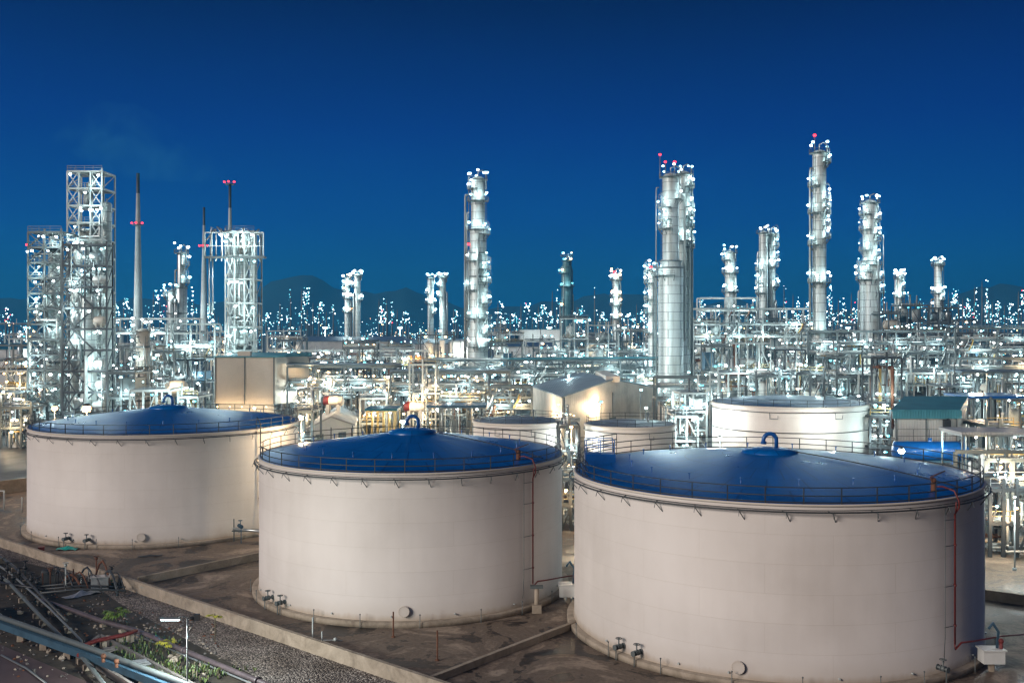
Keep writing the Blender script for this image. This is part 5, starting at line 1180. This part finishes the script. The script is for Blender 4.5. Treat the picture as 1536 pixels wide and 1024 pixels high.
# ------------------------------------------------------------------ plants
def seedling(px, py, h, n, L, mat, label, seed, name='papaya_seedling', bare=False):
    rg = random.Random(seed); p = G(px, py); T = thing(name, p, label, 'plant', 'young plants at the lower left')
    b = MB(); b.tube([p, p+Vector((.04, 0, h*.5)), p+Vector((0, .03, h))], .045, 6); b.build('stem', 'stem', T)
    for i in range(n):
        a = 2*PI*i/n+rg.uniform(-.3, .3); up = rg.uniform(.15, .7); d = Vector((math.cos(a), math.sin(a), 0)); b = MB(); o = p+Vector((0, 0, h*rg.uniform(.75, 1.)))
        q = o+d*L*.45+Vector((0, 0, L*.4*up)); b.tube([o, q], .015, 4)
        for k in range(7):            # palmate fingers
            t = (k-3)*.42; e = Matrix.Rotation(t, 3, 'Z') @ d; w_ = Vector((-e.y, e.x, 0))*L*.09; l = L*.55*(1-abs(k-3)*.13); tip = q+e*l+Vector((0, 0, -l*.35)); m_ = q+e*l*.5+Vector((0, 0, l*.05)); v = len(b.v)
            b.v += [q, m_+w_, tip, m_-w_]; b.face((v, v+1, v+2, v+3))
        b.build('leaf', mat, T)
seedling(174, 938, 1.1, 10, 1.3, 'leaf', 'green papaya seedling standing behind the dark red bent pipe', 1)
seedling(249, 977, .7, 7, .9, 'leaf_yellow', 'small yellow-green seedling left of the lamp post with the glowing tube', 2)
seedling(322, 962, 2.2, 5, .8, 'leaf_yellow', 'tall thin seedling with few yellow leaves against the long dyke wall', 3)
seedling(165, 880, .3, 9, .9, 'leaf', 'low green fern at the corner of the dyke by the manifold', 4, 'fern')
def weeds(label, cx, cy, rx, ry, n, seed, mats):
    rg = random.Random(seed); b = MB()
    for i in range(n):
        px = cx+rg.gauss(0, rx); py = cy+rg.gauss(0, ry); p = G(px, py)
        for k in range(7):
            a = rg.uniform(0, 2*PI); h = rg.uniform(.1, .5); q = p+Vector((math.cos(a)*h*.5, math.sin(a)*h*.5, h)); w_ = Vector((-math.sin(a), math.cos(a), 0))*.025; v = len(b.v)
            b.v += [p-w_, p+w_, q+w_*1.3, q-w_*1.3]; b.face((v, v+1, v+2, v+3), rg.randrange(len(mats)))
    b.build('weeds', mats, kind='stuff', label=label)
weeds('weeds growing between the pipes at the lower left', 215, 978, 26, 14, 120, 1, ['leaf_dark', 'leaf', 'leaf_dark', 'stem'])
weeds('grassy weeds along the bottom edge under the lamp post', 275, 1010, 40, 8, 200, 2, ['leaf_dark', 'leaf', 'stem'])
b = MB(); rg = random.Random(8)
for i in range(520):
    px = rg.uniform(-5, 330); py = 870+rg.random()*150; py = max(py, 850+(px-20)*.28+rg.uniform(0, 40))
    p = G(px, py); r = rg.uniform(.04, .16); k = len(b.v); b.ball(p+Vector((0, 0, r*.3)), r*.9, rg.choice((0, 1, 1, 2)), 6, .7)
    for j in range(k, len(b.v)): q = b.v[j]-p; q.x *= rg.uniform(.6, 1.5); q.y *= rg.uniform(.6, 1.5); q.z *= rg.uniform(.7, 1.3); b.v[j] = p+q
b.build('rubble', ['stone', 'slab', 'rust'], kind='stuff', label='rubble and litter between the ground pipes')
# ------------------------------------------------------------------ air
m = bpy.data.materials.new('air'); m.use_nodes = True; nt = m.node_tree; nt.nodes.clear(); o = nt.nodes.new('ShaderNodeOutputMaterial'); v = nt.nodes.new('ShaderNodeVolumePrincipled')
v.inputs['Color'].default_value = (.04, .47, .95, 1); v.inputs['Density'].default_value = .00019; v.inputs['Anisotropy'].default_value = .2; nt.links.new(v.outputs[0], o.inputs['Volume'])
bb = MB(); bb.span((-7400, -600, -2.2), (7400, 9300, 420)); M['air'] = m
HAZE = True
m = bpy.data.materials.new('steam'); m.use_nodes = True; nt = m.node_tree; nt.nodes.clear(); o = nt.nodes.new('ShaderNodeOutputMaterial'); v = nt.nodes.new('ShaderNodeVolumePrincipled'); M['steam'] = m
tc = nt.nodes.new('ShaderNodeTexCoord'); n = N(nt, 'ShaderNodeTexNoise', Scale=.055, Detail=3., Roughness=.6, Distortion=1.); nt.links.new(tc.outputs['Object'], n.inputs[0])
r = N(nt, 'ShaderNodeMapRange'); r.inputs[1].default_value = .46; r.inputs[2].default_value = .72; r.inputs[3].default_value = 0; r.inputs[4].default_value = .007; nt.links.new(n.outputs[0], r.inputs[0])
nt.links.new(r.outputs[0], v.inputs['Density']); v.inputs['Color'].default_value = (.15, .85, 1, 1); nt.links.new(v.outputs[0], o.inputs['Volume']); m.cycles.volume_step_rate = 3
b = MB(); p = [W(343, 268, 430), W(338, 262, 430), W(300, 246, 432), W(255, 228, 436), W(205, 214, 440), W(150, 205, 446), W(70, 208, 452)]; rs = [.02, 2.5, 8, 13, 17, 16, .02]
n_ = 14
for q, rr_ in zip(p, rs):
    for j in range(n_): t = 2*PI*j/n_; b.v.append(q+Vector((0, math.cos(t)*rr_, math.sin(t)*rr_)))
for i in range(len(p)-1):
    for j in range(n_): b.face((i*n_+j, (i+1)*n_+j, (i+1)*n_+(j+1) % n_, i*n_+(j+1) % n_), 0, True)
b.face(tuple(range(n_))); b.face(tuple(range((len(p)-1)*n_, len(p)*n_))[::-1]); st = b.build('steam', 'steam', None, p[2], 'faint steam drifting left from the chimney tip', kind='stuff')
import bmesh
bmm = bmesh.new(); bmm.from_mesh(st.data); bmesh.ops.recalc_face_normals(bmm, faces=bmm.faces); bmm.to_mesh(st.data); bmm.free()
if HAZE: bb.build('haze', 'air', kind='stuff')
for o in S.objects:
    if o.get('label') and len(o['label'].split()) > 16: print('LONG', o['label'])
